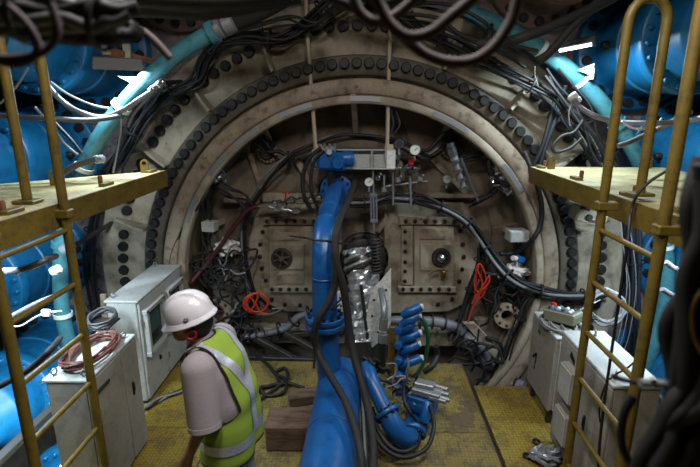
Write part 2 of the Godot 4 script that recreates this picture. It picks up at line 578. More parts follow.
func shell() -> void:
	var ax := Transform3D(Basis(), AX)
	var w := structure("wall_front")
	var st := B()
	lathe(st, [V2(2.98, -5.3), V2(2.98, -5.12), V2(2.2, -5.12), V2(2.2, -5.3), V2(2.98, -5.3)], ax, 96)
	obj("annular_plate", st, M.bulkhead, w)
	st = B()
	lathe(st, [V2(4.55, -5.35), V2(4.55, -5.2), V2(2.9, -5.2), V2(2.9, -5.35), V2(4.55, -5.35)], ax, 72)
	obj("outer_plate", st, M.patchy, w)
	st = B()
	lathe(st, [V2(1.99, -5.0), V2(1.99, -5.66), V2(2.2, -5.66), V2(2.2, -5.0)], ax, 96)
	obj("recess_wall", st, M.recess, w)
	st = B()
	lathe(st, [V2(0, -5.75), V2(2.2, -5.75), V2(2.2, -5.6), V2(0, -5.6)], ax, 72)
	obj("back_plate", st, M.recess, w)
	# stiffening webs between the two bolt circles
	st = B()
	prism(st, [V2(-0.02, 0), V2(0.36, 0), V2(0.36, 0.08), V2(0.06, 0.2), V2(-0.02, 0.2)], -0.014, 0.014, Transform3D(Basis(Vector3(1, 0, 0), Vector3(0, 0, 1), Vector3(0, -1, 0)), Vector3.ZERO))
	var web := st.commit()
	for a in [-111, -93, -75, -57, -39, -21, 20, 38.5, 57, 75, 93, 111]:
		inst("web", web, M.bulkhead, w, spoke(a, 2.47, -5.12))
	# pads and the outer bolt circle, five bolts between each two webs
	var bm := bolt_mesh(0.056, 0.05)
	for k in range(-34, 35):
		var a := k * 3.0 - 0.6
		var gap := false
		for g in [-111, -93, -75, -57, -39, -21, 20, 38.5, 57, 75, 93]:
			if absf(a - g) < 1.9:
				gap = true
		if not gap:
			inst("bolt", bm, M.bolt_black, w, spoke(a, 2.735, -5.12))
	# the shield skin around everything
	var s := structure("wall_shield")
	st = B()
	lathe(st, [V2(4.5, 3.4), V2(4.5, -5.35), V2(4.6, -5.35), V2(4.6, 3.4)], ax, 72)
	obj("skin", st, M.dark_steel, s)
	var b := structure("wall_back")
	st = B()
	disc(st, 4.6, 3.3, 3.4, ax, 48)
	obj("partition_plate", st, M.dark_steel, b)
	for a in range(-150, 160, 30):
		st = B()
		lathe(st, [V2(4.3, -0.06), V2(4.5, -0.06), V2(4.5, 0.06), V2(4.3, 0.06), V2(4.3, -0.06)], Transform3D(Basis(), AX), 4, deg_to_rad(a - 15), deg_to_rad(a + 15))
	for z in [-2.2, 0.4]:
		st = B()
		lathe(st, [V2(4.3, z - 0.03), V2(4.5, z - 0.03), V2(4.5, z + 0.03), V2(4.3, z + 0.03), V2(4.3, z - 0.03)], ax, 72)
		obj("frame_ring", st, M.dark_steel, s)

func bearing_ring() -> void:
	var ax := Transform3D(Basis(), AX)
	var t := thing("flange_ring", "huge dark steel ring of black bolts framing the round bulkhead opening", "ring")
	var st := B()
	lathe(st, [V2(2.455, -5.12), V2(2.455, -5.035), V2(2.44, -5.02), V2(2.27, -5.02), V2(2.255, -5.035), V2(2.255, -5.12)], ax, 120)
	obj("flange", st, M.ring_steel, t)
	var bm := bolt_mesh(0.052, 0.055)
	for k in range(-34, 35):
		inst("bolt", bm, M.bolt_black, t, spoke(k * 3.0 - 0.8, 2.37, -5.02))
	t = thing("seal_ring", "broad pale scuffed ring inside the circle of black bolts", "ring")
	st = B()
	lathe(st, [V2(2.225, -5.12), V2(2.225, -5.0), V2(2.21, -4.985), V2(2.085, -4.985), V2(2.07, -5.0), V2(2.06, -5.03)], ax, 120)
	obj("face", st, M.pale_ring, t)
	st = B()
	lathe(st, [V2(2.06, -5.05), V2(2.06, -4.99), V2(2.045, -4.975), V2(1.99, -4.975), V2(1.975, -4.99), V2(1.975, -5.1)], ax, 120)
	obj("inner_lip", st, M.bulkhead, t)
	# short bright retaining strips bolted on the lip
	for a in [[-52, -44], [-40, -31], [-69, -60], [-24, -14], [-3, 6], [22, 33], [48, 58]]:
		st = B()
		lathe(st, [V2(2.05, -4.975), V2(2.05, -4.962), V2(2.0, -4.962), V2(2.0, -4.975)], ax, 10, deg_to_rad(a[0]), deg_to_rad(a[1]))
		obj("retaining_strip", st, M.galvanised, t)

# ---------------------------------------------------------------- floor and walkways
func slab(x0: float, x1: float, z0: float, z1: float, y: float, th: float, m: Material, parent: Node3D, called: String) -> void:
	var st := B()
	box(st, Vector3((x0 + x1) / 2, y - th / 2, (z0 + z1) / 2), Vector3(x1 - x0, th, z1 - z0), 0.004)
	obj(called, st, m, parent)

func floor_plates() -> void:
	var f := structure("floor")
	var xs := [-2.4, -1.3, -0.16, 1.13]
	var zs := [-4.75, -3.58, -2.2, -0.8, 0.6, 2.0, 3.25]
	for i in 3:
		for j in 6:
			slab(xs[i] + 0.004, xs[i + 1] - 0.004, zs[j] + 0.004, zs[j + 1] - 0.004, 0.0, 0.012, M.floor_worn if j < 2 and i > 0 else M.floor_plate, f, "floor_plate")
	var zr := [-4.27, -2.9, -1.4, 0.0, 1.6, 3.25]
	for j in 5:
		slab(1.15, 2.4, zr[j] + 0.004, zr[j + 1] - 0.004, 0.03, 0.04, M.floor_plate, f, "floor_plate")
	# joists that carry the plates
	for x in [-2.3, -1.3, -0.16, 1.13, 2.3]:
		slab(x - 0.05, x + 0.05, -4.72, 3.25, -0.014, 0.16, M.dark_steel, f, "joist")
	for z in [-4.2, -2.9, -1.5, 0, 1.5]:
		slab(-2.4, 2.4, z - 0.05, z + 0.05, -0.174, 0.12, M.dark_steel, f, "cross_beam")

func lug(parent: Node3D, at: Vector3, turn: float) -> void:
	var st := B()
	var x := Transform3D(Basis(Vector3.UP, turn), at)
	var outer := [V2(-0.032, 0), V2(0.032, 0), V2(0.032, 0.085)]
	for k in 7:
		var a := PI * k / 6
		outer.append(V2(cos(a) * 0.017, 0.085 - sin(a) * 0.017))
	outer.append(V2(-0.032, 0.085))
	prism(st, outer, -0.012, 0.012, x)
	lathe(st, [V2(0.017, -0.012), V2(0.032, -0.012), V2(0.032, 0.012), V2(0.017, 0.012), V2(0.017, -0.012)], x * Transform3D(Basis(), Vector3(0, 0.085, 0)), 10, -PI / 2, PI / 2)
	obj("lifting_lug", st, M.lug_yellow, parent)

func platforms() -> void:
	for s in [-1, 1]:
		var lab := "yellow steel walkway on the side of the worker, with checker plate top" if s < 0 else "yellow steel walkway above the control pendant, with checker plate top"
		var xin := -1.8 if s < 0 else 1.63
		var zend := -4.27 if s < 0 else -4.62
		var t := thing("walkway", lab, "walkway", Vector3.ZERO, "walkways along the shield")
		var deck: Array
		if s < 0:
			deck = [V2(-1.8, -4.27), V2(-2.69, -3.4), V2(-3.05, -3.12), V2(-4.1, -2.9), V2(-4.1, 2.6), V2(-1.8, 2.6)]
		else:
			deck = [V2(1.63, -4.62), V2(2.87, -4.58), V2(2.87, -3.45), V2(4.1, -3.3), V2(4.1, 2.6), V2(1.63, 2.6)]
		var st := B()
		var flat := Transform3D(Basis(Vector3(1, 0, 0), Vector3(0, 0, 1), Vector3(0, 1, 0)), Vector3.ZERO)
		prism(st, deck, 2.196, 2.21, flat)
		obj("deck_plate", st, M.platform_plate, t)
		# edge channels
		st = B()
		box(st, Vector3(xin, 2.135, (zend + 2.6) / 2), Vector3(0.012, 0.15, 2.6 - zend), 0.003)
		box(st, Vector3(xin - s * -0.03, 2.066, (zend + 2.6) / 2), Vector3(0.07, 0.012, 2.6 - zend), 0.003)
		obj("edge_channel", st, M.yellow, t)
		st = B()
		var a: Vector2 = deck[0]
		var b: Vector2 = deck[1]
		var mid := (a + b) / 2
		var ang := atan2(-(b - a).y, (b - a).x)
		box(st, Vector3(mid.x, 2.125, mid.y), Vector3(a.distance_to(b), 0.14, 0.012), 0.003, Basis(Vector3.UP, ang))
		obj("end_channel", st, M.yellow, t)
		# cross bearers under the deck reach out to the skin
		for z in ([-2.7, -1.5, -0.3, 1.0, 2.3] if s < 0 else [-2.9, -1.7, -0.4, 1.0, 2.3]):
			st = B()
			var x1: float = 4.25 * s
			box(st, Vector3((xin + x1) / 2, 2.13, z), Vector3(absf(x1 - xin), 0.12, 0.07), 0.004)
			obj("bearer", st, M.yellow, t)
		if s < 0:
			lug(t, v(-1.893,2.219,-4.05) * Vector3(1, 0, 1) + Vector3(0, 2.21, 0), 0.3)
			lug(t, v(-2.238,2.278,-3.35) * Vector3(1, 0, 1) + Vector3(0, 2.21, 0), 0.5)
		else:
			lug(t, v(1.75,2.221,-4.42) * Vector3(1, 0, 1) + Vector3(0, 2.21, 0), 0.0)
			lug(t, v(2.683,2.215,-4.5) * Vector3(1, 0, 1) + Vector3(0, 2.21, 0), 0.0)
		# hold-down clamps and their bolts along the inner edge
		for z in ([-4.1, -3.35, -2.4, -1.2] if s < 0 else [-4.52, -3.75, -3.0, -2.5, -1.2]):
			st = B()
			box(st, Vector3(xin + s * 0.06, 2.222, z), Vector3(0.05, 0.024, 0.13), 0.004)
			obj("clamp_plate", st, M.yellow, t)
			inst("clamp_bolt", bolt_mesh(0.016, 0.07, 6), M.rust, t, Transform3D(Basis(Vector3.RIGHT, -PI / 2), Vector3(xin + s * 0.085, 2.215, z + 0.03)))
		ladder(s, xin)

func ladder(s: int, xin: float) -> void:
	var zf := -2.67 if s < 0 else -2.84
	var zn := -2.09 if s < 0 else -2.25
	var x := xin - s * 0.045 if s < 0 else 1.46
	var t := thing("ladder", "yellow tubular ladder with hooped handrail beside the cabinet carrying coiled cable" if s < 0 else "yellow tubular ladder with hooped handrail in front of the tall beige cabinet", "ladder", Vector3(x, 0.0 if s < 0 else 0.03, 0), "ladders up to the walkways")
	var y0 := 0.0
	var ytop := 3.3
	var st := B()
	var xo := 0.21 * s
	# far post runs on up and bends over into the handrail hoop
	var p := [Vector3(0, y0, zf), Vector3(0, 1.6, zf), Vector3(0, ytop - 0.12, zf)]
	for k in 5:
		var a := PI / 2 * (k + 1) / 5
		p.append(Vector3(xo * 0.45 * (1 - cos(a)), ytop - 0.12 + 0.12 * sin(a), zf))
	for k in 6:
		var a := PI / 2 * k / 5
		p.append(Vector3(xo * 0.55 + xo * 0.45 * sin(a), ytop - 0.12 + 0.12 * cos(a), zf))
	p.append(Vector3(xo, 2.215, zf))
	tube(st, p, 0.027, 12)
	obj("post", st, M.yellow, t)
	st = B()
	var q := [Vector3(0, y0, zn), Vector3(0, 1.6, zn), Vector3(0, ytop - 0.12, zn)]
	for k in 5:
		var a := PI / 2 * (k + 1) / 5
		q.append(Vector3(xo * 0.45 * (1 - cos(a)), ytop - 0.12 + 0.12 * sin(a), zn))
	for k in 6:
		var a := PI / 2 * k / 5
		q.append(Vector3(xo * 0.55 + xo * 0.45 * sin(a), ytop - 0.12 + 0.12 * cos(a), zn))
	q.append(Vector3(xo, 2.215, zn))
	tube(st, q, 0.029, 12)
	obj("post", st, M.yellow, t)
	for k in 6:
		var y := 0.35 + 0.34 * k - (0.0 if s < 0 else 0.05)
		st = B()
		rod(st, Vector3(0, y, zf), Vector3(0, y, zn), 0.016, 10)
		obj("rung", st, M.yellow, t)
	for z in [zf, zn]:
		st = B()
		box(st, Vector3(xo, 2.222, z), Vector3(0.13, 0.02, 0.1), 0.004)
		obj("foot_plate", st, M.yellow, t)
		st = B()
		box(st, Vector3(s * 0.02, 2.15, z), Vector3(0.12, 0.05, 0.07), 0.006)
		obj("mounting_plate", st, M.yellow, t)

# ---------------------------------------------------------------- drive motors around the shield
func motors() -> void:
	var names := {
		-48: "blue drive motor above the walkway on the worker's side, topmost of its row",
		-67: "blue drive motor level with the walkway on the worker's side",
		-86: "blue drive motor just under the walkway on the worker's side, lit cyan",
		-105: "blue drive motor at floor level behind the cabinet carrying coiled cable",
		48: "blue drive motor seen through the hooped handrail, topmost of its row",
		67: "blue drive motor behind the handrail at walkway level on the pendant's side",
		86: "blue drive motor hidden below the walkway on the pendant's side",
		105: "blue drive motor near the floor behind the tall beige cabinet",
		-123.5: "blue drive motor below floor level, brightly lit behind the near ladder post",
		123.5: "blue drive motor below floor level on the pendant's side",
		-29: "rust-brown drive motor high behind the hanging hoses, over the worker's side",
		29: "rust-brown drive motor high behind the hanging hoses, over the pendant's side",
		0: "rust-brown drive motor at the very crown of the shield",
	}
	for a in names:
		var big: bool = absf(a) >= 40
		var t := thing("drive_motor", names[a], "motor", polar(a, 3.75, -5.2), "drive motors around the shield")
		var m: Material = M.motor_blue if big else M.primer
		var st := B()
		lathe(st, [V2(0.6, 0), V2(0.6, 0.1), V2(0.585, 0.115), V2(0.4, 0.115)], Transform3D(), 48)
		obj("mount_flange", st, m, t)
		var bm := bolt_mesh(0.045, 0.04)
		for k in 20:
			inst("bolt", bm, M.bolt_black, t, Transform3D(Basis(), Vector3(sin(TAU * (k + 0.3) / 20) * 0.525, cos(TAU * (k + 0.3) / 20) * 0.525, 0.115)))
		st = B()
		lathe(st, [V2(0.47, 0.11), V2(0.45, 0.14), V2(0.44, 0.2), V2(0.44, 0.5), V2(0.455, 0.51), V2(0.455, 0.56), V2(0.44, 0.57), V2(0.43, 0.92)], Transform3D(), 48)
		obj("gearbox", st, m, t)
		st = B()
		lathe(st, [V2(0.43, 0.9), V2(0.475, 0.9), V2(0.475, 0.985), V2(0.46, 1.0), V2(0.36, 1.0)], Transform3D(), 48)
		obj("mid_flange", st, m, t)
		var b2 := bolt_mesh(0.024, 0.035, 6)
		for k in 22:
			inst("flange_bolt", b2, m, t, Transform3D(Basis(), Vector3(sin(TAU * k / 22) * 0.425, cos(TAU * k / 22) * 0.425, 1.0)))
		st = B()
		lathe(st, [V2(0.37, 0.98), V2(0.37, 1.3), V2(0.36, 1.34), V2(0.3, 1.4), V2(0.28, 1.55), V2(0.26, 1.6), V2(0, 1.6)], Transform3D(), 40)
		obj("motor_housing", st, m, t)
		st = B()
		lathe(st, [V2(0.035, 0.42), V2(0.035, 0.49), V2(0.025, 0.5), V2(0, 0.5)], Transform3D(Basis(Vector3.UP, (PI / 2) * (1 if a < 0 else -1)), Vector3(0, 0, 0.38)), 12)
		obj("drain_plug", st, M.bolt_black, t)

func teal_pipes() -> void:
	var ax := AX
	for s in [[-25, -128, "long teal pipe curving round the shield past the worker's side", 2.77, -4.0, 0.0], [18, 84, "long teal pipe curving round the shield past the hooped handrail", 3.29, -4.75, -0.354]]:
		var R: float = s[3]
		var Z: float = s[4]
		var lower := Vector3(0, s[5], 0)
		var t := thing("coolant_pipe", s[2], "pipe", Vector3.ZERO, "teal pipes around the shield")
		var pts := []
		for k in 61:
			pts.append(polar(lerpf(s[0], s[1], k / 60.0), R, Z) + lower)
		if s[0] > 0:
			# below the walkway the run drops straight, clear of the lowest motor
			for q in [v(3.24, 0.5, Z), v(3.18, 0.15, Z), v(3.1, -0.2, Z), v(3.06, -0.5, Z)]:
				pts.append(q)
		var st := B()
		tube(st, pts, 0.066 if s[0] < 0 else 0.076, 16)
		obj("pipe_run", st, M.teal, t)
		for f in [0.2, 0.33, 0.62, 0.85]:
			var a: float = lerpf(s[0], s[1], f)
			var p := polar(a, R, Z) + lower
			var d := polar(a + 0.5, R, Z) + lower - p
			st = B()
			lathe(st, [V2(0.074, -0.02), V2(0.082, -0.02), V2(0.082, 0.02), V2(0.074, 0.02)], along(p, d), 20)
			obj("pipe_clamp", st, M.white_paint, t)
		for f in [0.0, 0.48]:
			var a: float = lerpf(s[0], s[1], f)
			var p := polar(a, R, Z) + lower
			var d := polar(a + 0.5, R, Z) + lower - p
			st = B()
			lathe(st, [V2(0.06, -0.03), V2(0.09, -0.03), V2(0.09, 0.03), V2(0.06, 0.03)], along(p, d), 20)
			obj("coupling", st, M.teal, t)
		# stand-off brackets tie it to the front wall
		for f in [0.15, 0.5, 0.9]:
			var a: float = lerpf(s[0], s[1], f)
			st = B()
			rod(st, polar(a, R, Z) + lower, polar(a, R + 0.13, -5.2) + lower, 0.022, 8)
			obj("stand_off", st, M.dark_steel, t)

# ---------------------------------------------------------------- switch cabinets
func cabinet(called: String, label: String, x0: float, x1: float, z0: float, z1: float, y0: float, h: float, m: Material, top: Material) -> Node3D:
	# x1 is the face towards the middle of the floor
	var t := thing(called, label, "cabinet", Vector3((x0 + x1) / 2, y0, (z0 + z1) / 2))
	var w := absf(x1 - x0)
	var l := absf(z1 - z0)
	var st := B()
	box(st, Vector3(0, h / 2 + 0.02, 0), Vector3(w - 0.03, h - 0.04, l), 0.006)
	obj("body", st, m, t)
	st = B()
	box(st, Vector3(0, h - 0.01, 0), Vector3(w + 0.012, 0.024, l + 0.012), 0.006)
	obj("top_panel", st, top, t)
	st = B()
	box(st, Vector3(0, 0.02, 0), Vector3(w - 0.05, 0.04, l - 0.04), 0.004)
	obj("plinth", st, M.dark_steel, t)
	return t

func door(t: Node3D, s: int, w: float, za: float, zb: float, ya: float, yb: float, m: Material) -> MeshInstance3D:
	var st := B()
	box(st, Vector3(s * (w / 2 - 0.006), (ya + yb) / 2, (za + zb) / 2), Vector3(0.022, yb - ya, absf(zb - za)), 0.005)
	return obj("door", st, m, t)

func handle(d: Node3D, at: Vector3, h := 0.1) -> void:
	var st := B()
	box(st, at, Vector3(0.02, h, 0.026), 0.006)
	box(st, at + Vector3(0, h * 0.1, 0), Vector3(0.034, h * 0.6, 0.016), 0.005)
	obj("handle", st, M.black_paint, d)

func eye_bolt(t: Node3D, at: Vector3) -> void:
	var st := B()
	tube(st, circle_pts(at + Vector3(0, 0.03, 0), Vector3(1, 0, 0.4), 0.02, 14), 0.006, 6, true)
	lathe(st, [V2(0.012, 0), V2(0.012, 0.012), V2(0, 0.012)], along(at, Vector3.UP), 10)
	obj("eye_bolt", st, M.galvanised, t)

func cabinets() -> void:
	# near one on the worker's side
	var t := cabinet("switch_cabinet", "pale grey cabinet with brown cable coiled on top, beside the ladder", -2.1, -1.8, -3.36, -2.7, 0.0, 1.02, M.cabinet_beige, M.cabinet)
	var d := door(t, 1, 0.3, -0.33, -0.11, 0.05, 0.99, M.cabinet_beige)
	handle(d, Vector3(0.155, 0.62, -0.2), 0.11)
	d = door(t, 1, 0.3, -0.095, 0.33, 0.05, 0.99, M.cabinet_beige)
	var st := B()
	box(st, Vector3(0.158, 0.88, 0.18), Vector3(0.012, 0.03, 0.16), 0.004)
	obj("name_strip", st, M.panel_dark, d)
	for z in [0.28, -0.26]:
		for x in [-0.1, 0.1]:
			eye_bolt(t, Vector3(x, 1.02, z))
	# far one on the worker's side
	t = cabinet("switch_cabinet", "long grey control cabinet with glazed instrument doors in front of the worker", -2.33, -2.03, -4.93, -3.9, 0.0, 1.07, M.cabinet, M.cabinet)
	for k in 2:
		var za := -0.5 + 0.505 * k
		d = door(t, 1, 0.3, za + 0.005, za + 0.49, 0.05, 1.04, M.cabinet)
		st = B()
		for q in [[0.16, 0.43], [0.16, 0.05]]:
			pass
		var zc := za + 0.25
		# window frame and its pane of instruments
		for e in [[0.93, 0.0, 0.02, 0.36], [0.5, 0.0, 0.02, 0.36]]:
			box(st, Vector3(0.178, e[0], zc), Vector3(0.05, 0.045, 0.42), 0.006)
		for e in [-0.18, 0.18]:
			box(st, Vector3(0.178, 0.715, zc + e), Vector3(0.05, 0.46, 0.045), 0.006)
		var fr := obj("window_frame", st, M.cabinet, d)
		st = B()
		box(st, Vector3(0.158, 0.715, zc), Vector3(0.006, 0.4, 0.34))
		obj("pane", st, M.panel_dark, fr)
		st = B()
		box(st, Vector3(0.162, 0.76, zc), Vector3(0.006, 0.2, 0.22), 0.002)
		obj("instrument_panel", st, M.teal_box, d)
		handle(d, Vector3(0.16, 0.34, zc - 0.05), 0.05)
		for y in [0.25, 0.85]:
			st = B()
			rod(st, Vector3(0.158, y - 0.03, za + 0.49), Vector3(0.158, y + 0.03, za + 0.49), 0.008, 8)
			obj("hinge", st, M.galvanised, d)
	for z in [0.45, -0.45]:
		eye_bolt(t, Vector3(-0.1, 1.07, z))
	# far one on the pendant's side, raised on feet
	t = cabinet("switch_cabinet", "beige cabinet carrying the control pendant, black arrow mark on its side", 1.64, 1.98, -4.17, -3.64, 0.15, 0.74, M.cabinet_beige, M.cabinet)
	d = door(t, -1, 0.34, -0.265, 0.265, 0.03, 0.72, M.cabinet_beige)
	# the black mark: two strokes and a dot
	var face := Transform3D(Basis(Vector3(0, 0, 1), Vector3(0, 1, 0), Vector3(-1, 0, 0)), Vector3(-0.176, 0.0, 0.0))
	st = B()
	prism(st, [V2(-0.155, 0.315), V2(-0.175, 0.335), V2(-0.10, 0.40), V2(-0.085, 0.385)], 0.0, 0.003, face)
	prism(st, [V2(-0.105, 0.29), V2(-0.085, 0.285), V2(-0.075, 0.40), V2(-0.098, 0.405)], 0.0, 0.003, face)
	prism(st, [V2(-0.12, 0.25), V2(-0.105, 0.27), V2(-0.09, 0.25), V2(-0.105, 0.225)], 0.0, 0.003, face)
	obj("arrow_mark", st, M.black_paint, d)
	st = B()
	prism(st, [V2(-0.11, 0.62), V2(-0.06, 0.595), V2(-0.055, 0.625), V2(-0.1, 0.65)], 0.0, 0.002, face)
	obj("green_sticker", st, M.green, d)
	st = B()
	box(st, Vector3(0.0, 0.37, 0.268), Vector3(0.27, 0.66, 0.014), 0.004)
	obj("end_panel", st, M.cabinet, t)
	for z in [-0.2, 0.2]:
		for x in [-0.13, 0.13]:
			st = B()
			box(st, Vector3(x, -0.058, z), Vector3(0.04, 0.12, 0.04), 0.004)
			obj("foot", st, M.dark_steel, t)
	# near one on the pendant's side
	t = cabinet("switch_cabinet", "tall beige cabinet behind the ladder, two small boxes on its side", 1.6, 1.92, -3.45, -2.68, 0.03, 1.02, M.cabinet_beige, M.cabinet)
	d = door(t, -1, 0.32, -0.385, 0.385, 0.05, 0.99, M.cabinet_beige)
	handle(d, Vector3(-0.165, 0.55, 0.12), 0.12)
	st = B()
	prism(st, [V2(-0.21, 0.90), V2(-0.13, 0.86), V2(-0.12, 0.90), V2(-0.19, 0.945)], 0.0, 0.003, Transform3D(face.basis, Vector3(-0.166, 0, 0)))
	obj("warning_sticker", st, M.black_paint, d)
	for y in [0.72, 0.35]:
		st = B()
		box(st, Vector3(-0.185, y, -0.12), Vector3(0.07, 0.26, 0.2), 0.006)
		var bx := obj("socket_box", st, M.cabinet_beige, t)
		st = B()
		box(st, Vector3(-0.226, y, -0.12), Vector3(0.012, 0.25, 0.19), 0.004)
		obj("lid", st, M.cabinet, bx)
	eye_bolt(t, Vector3(0.05, 1.02, -0.3))
	eye_bolt(t, Vector3(-0.1, 1.02, 0.3))

# ---------------------------------------------------------------- lamps
func batten(called: String, label: String, a: Vector3, b: Vector3, down: Vector3, energy: float, w: float, col: Color, glow: Material, group: String, skirt := true) -> void:
	var mid := (a + b) / 2
	var t := thing(called, label, "lamp", mid, group)
	var z := (b - a).normalized()
	var y := -(down - z * down.dot(z)).normalized()
	var bas := Basis(y.cross(z), y, z)
	var l := a.distance_to(b)
	var st := B()
	box(st, bas * Vector3(0, 0.03, 0), Vector3(w, 0.05, l), 0.008, bas)
	for e in [-1, 1]:
		if skirt:
			box(st, bas * Vector3(e * (w / 2 - 0.003), -0.012, 0), Vector3(0.006, 0.05, l), 0.0, bas)
		box(st, bas * Vector3(0, -0.005, e * (l / 2 - 0.015)), Vector3(w * 0.7, 0.05, 0.03), 0.006, bas)
	obj("housing", st, M.lamp_grey, t)
	st = B()
	rod(st, bas * Vector3(0, -0.012, -l / 2 + 0.03), bas * Vector3(0, -0.012, l / 2 - 0.03), 0.013, 10)
	obj("tube", st, glow, t)
	var li := AreaLight3D.new()
	li.name = "tube_light"
	t.add_child(li)
	li.area_size = Vector2(w * 0.8, l * 0.92)
	li.area_normalize_energy = true
	li.light_energy = energy
	li.light_color = col
	li.shadow_enabled = true
	li.area_range = 14.0
	li.area_attenuation = 2.0
	li.transform = Transform3D(Basis(bas.x, bas.z, -bas.y).orthonormalized(), bas * Vector3(0, -0.04, 0))
	if li.transform.basis.determinant() < 0:
		li.transform.basis = Basis(-bas.x, bas.z, -bas.y)
	# AreaLight3D shines along its -z axis, which must be the downward direction
	if (-li.transform.basis.z).dot(y) > 0:
		li.transform.basis = li.transform.basis * Basis(Vector3.UP, PI)

func lamps() -> void:
	var cool := Color(0.86, 0.95, 1.0)
	var g := "fluorescent battens beside the motors"
	batten("batten_lamp", "fluorescent batten over the walkway on the worker's side", v(-2.071,3.081,-3.75), v(-1.776,3.084,-3.95), Vector3(0.25, -1, -0.25), 4.5, 0.09, cool, M.tube_glow, g)
	batten("batten_lamp", "fluorescent batten with bright tube over the walkway on the pendant's side", v(1.694,3.252,-4.45), v(1.942,3.29,-4.25), Vector3(-0.25, -1, -0.3), 4.5, 0.06, cool, M.tube_glow, g, false)
	batten("batten_lamp", "fluorescent batten slung under the walkway beside the ladder post", v(-2.2, 1.98, -2.2), v(-2.2, 1.98, -3.3), Vector3(-0.6, -1, -0.1), 9.0, 0.1, cool, M.tube_glow, g)
	batten("batten_lamp", "fluorescent batten low behind the cabinet carrying coiled cable", v(-2.52, 0.38, -2.5), v(-2.52, 0.38, -3.5), Vector3(-0.6, -1, -0.35), 11.0, 0.06, cool, M.tube_glow, g)
	batten("batten_lamp", "fluorescent batten slung under the walkway behind the tall beige cabinet", v(2.35, 1.98, -3.0), v(2.35, 1.98, -4.1), Vector3(0.5, -1, -0.1), 7.0, 0.1, cool, M.tube_glow, g)
	var warm := Color(1.0, 0.98, 0.96)
	var g2 := "work lamps hung over the floor"
	batten("work_lamp", "broad work lamp hung over the floor on the worker's side", v(-0.6, 4.3, -2.3), v(-0.6, 4.3, -1.1), Vector3(0.0, -1, -0.15), 7.0, 0.3, warm, M.lamp_glow, g2)
	batten("work_lamp", "broad work lamp hung over the floor on the pendant's side", v(0.6, 4.3, -2.3), v(0.6, 4.3, -1.1), Vector3(0.0, -1, -0.15), 7.0, 0.3, warm, M.lamp_glow, g2)

# ---------------------------------------------------------------- the middle of the bulkhead
func outline(pts: Array) -> Array:
	var o := []
	for p in pts:
		o.append(V2(p.x, p.y))
	return o

func plate(called: String, parent: Node3D, pts: Array, z0: float, z1: float, m: Material, b := 0.008) -> MeshInstance3D:
	var st := B()
	prism(st, outline(pts), z0, z1, Transform3D(), b)
	return obj(called, st, m, parent)

func at_bolts(parent: Node3D, pts: Array, r: float, h: float, m: Material, called := "bolt", sides := 6) -> void:
	for p in pts:
		inst(called, bolt_mesh(r, h, sides), m, parent, Transform3D(Basis(), p))

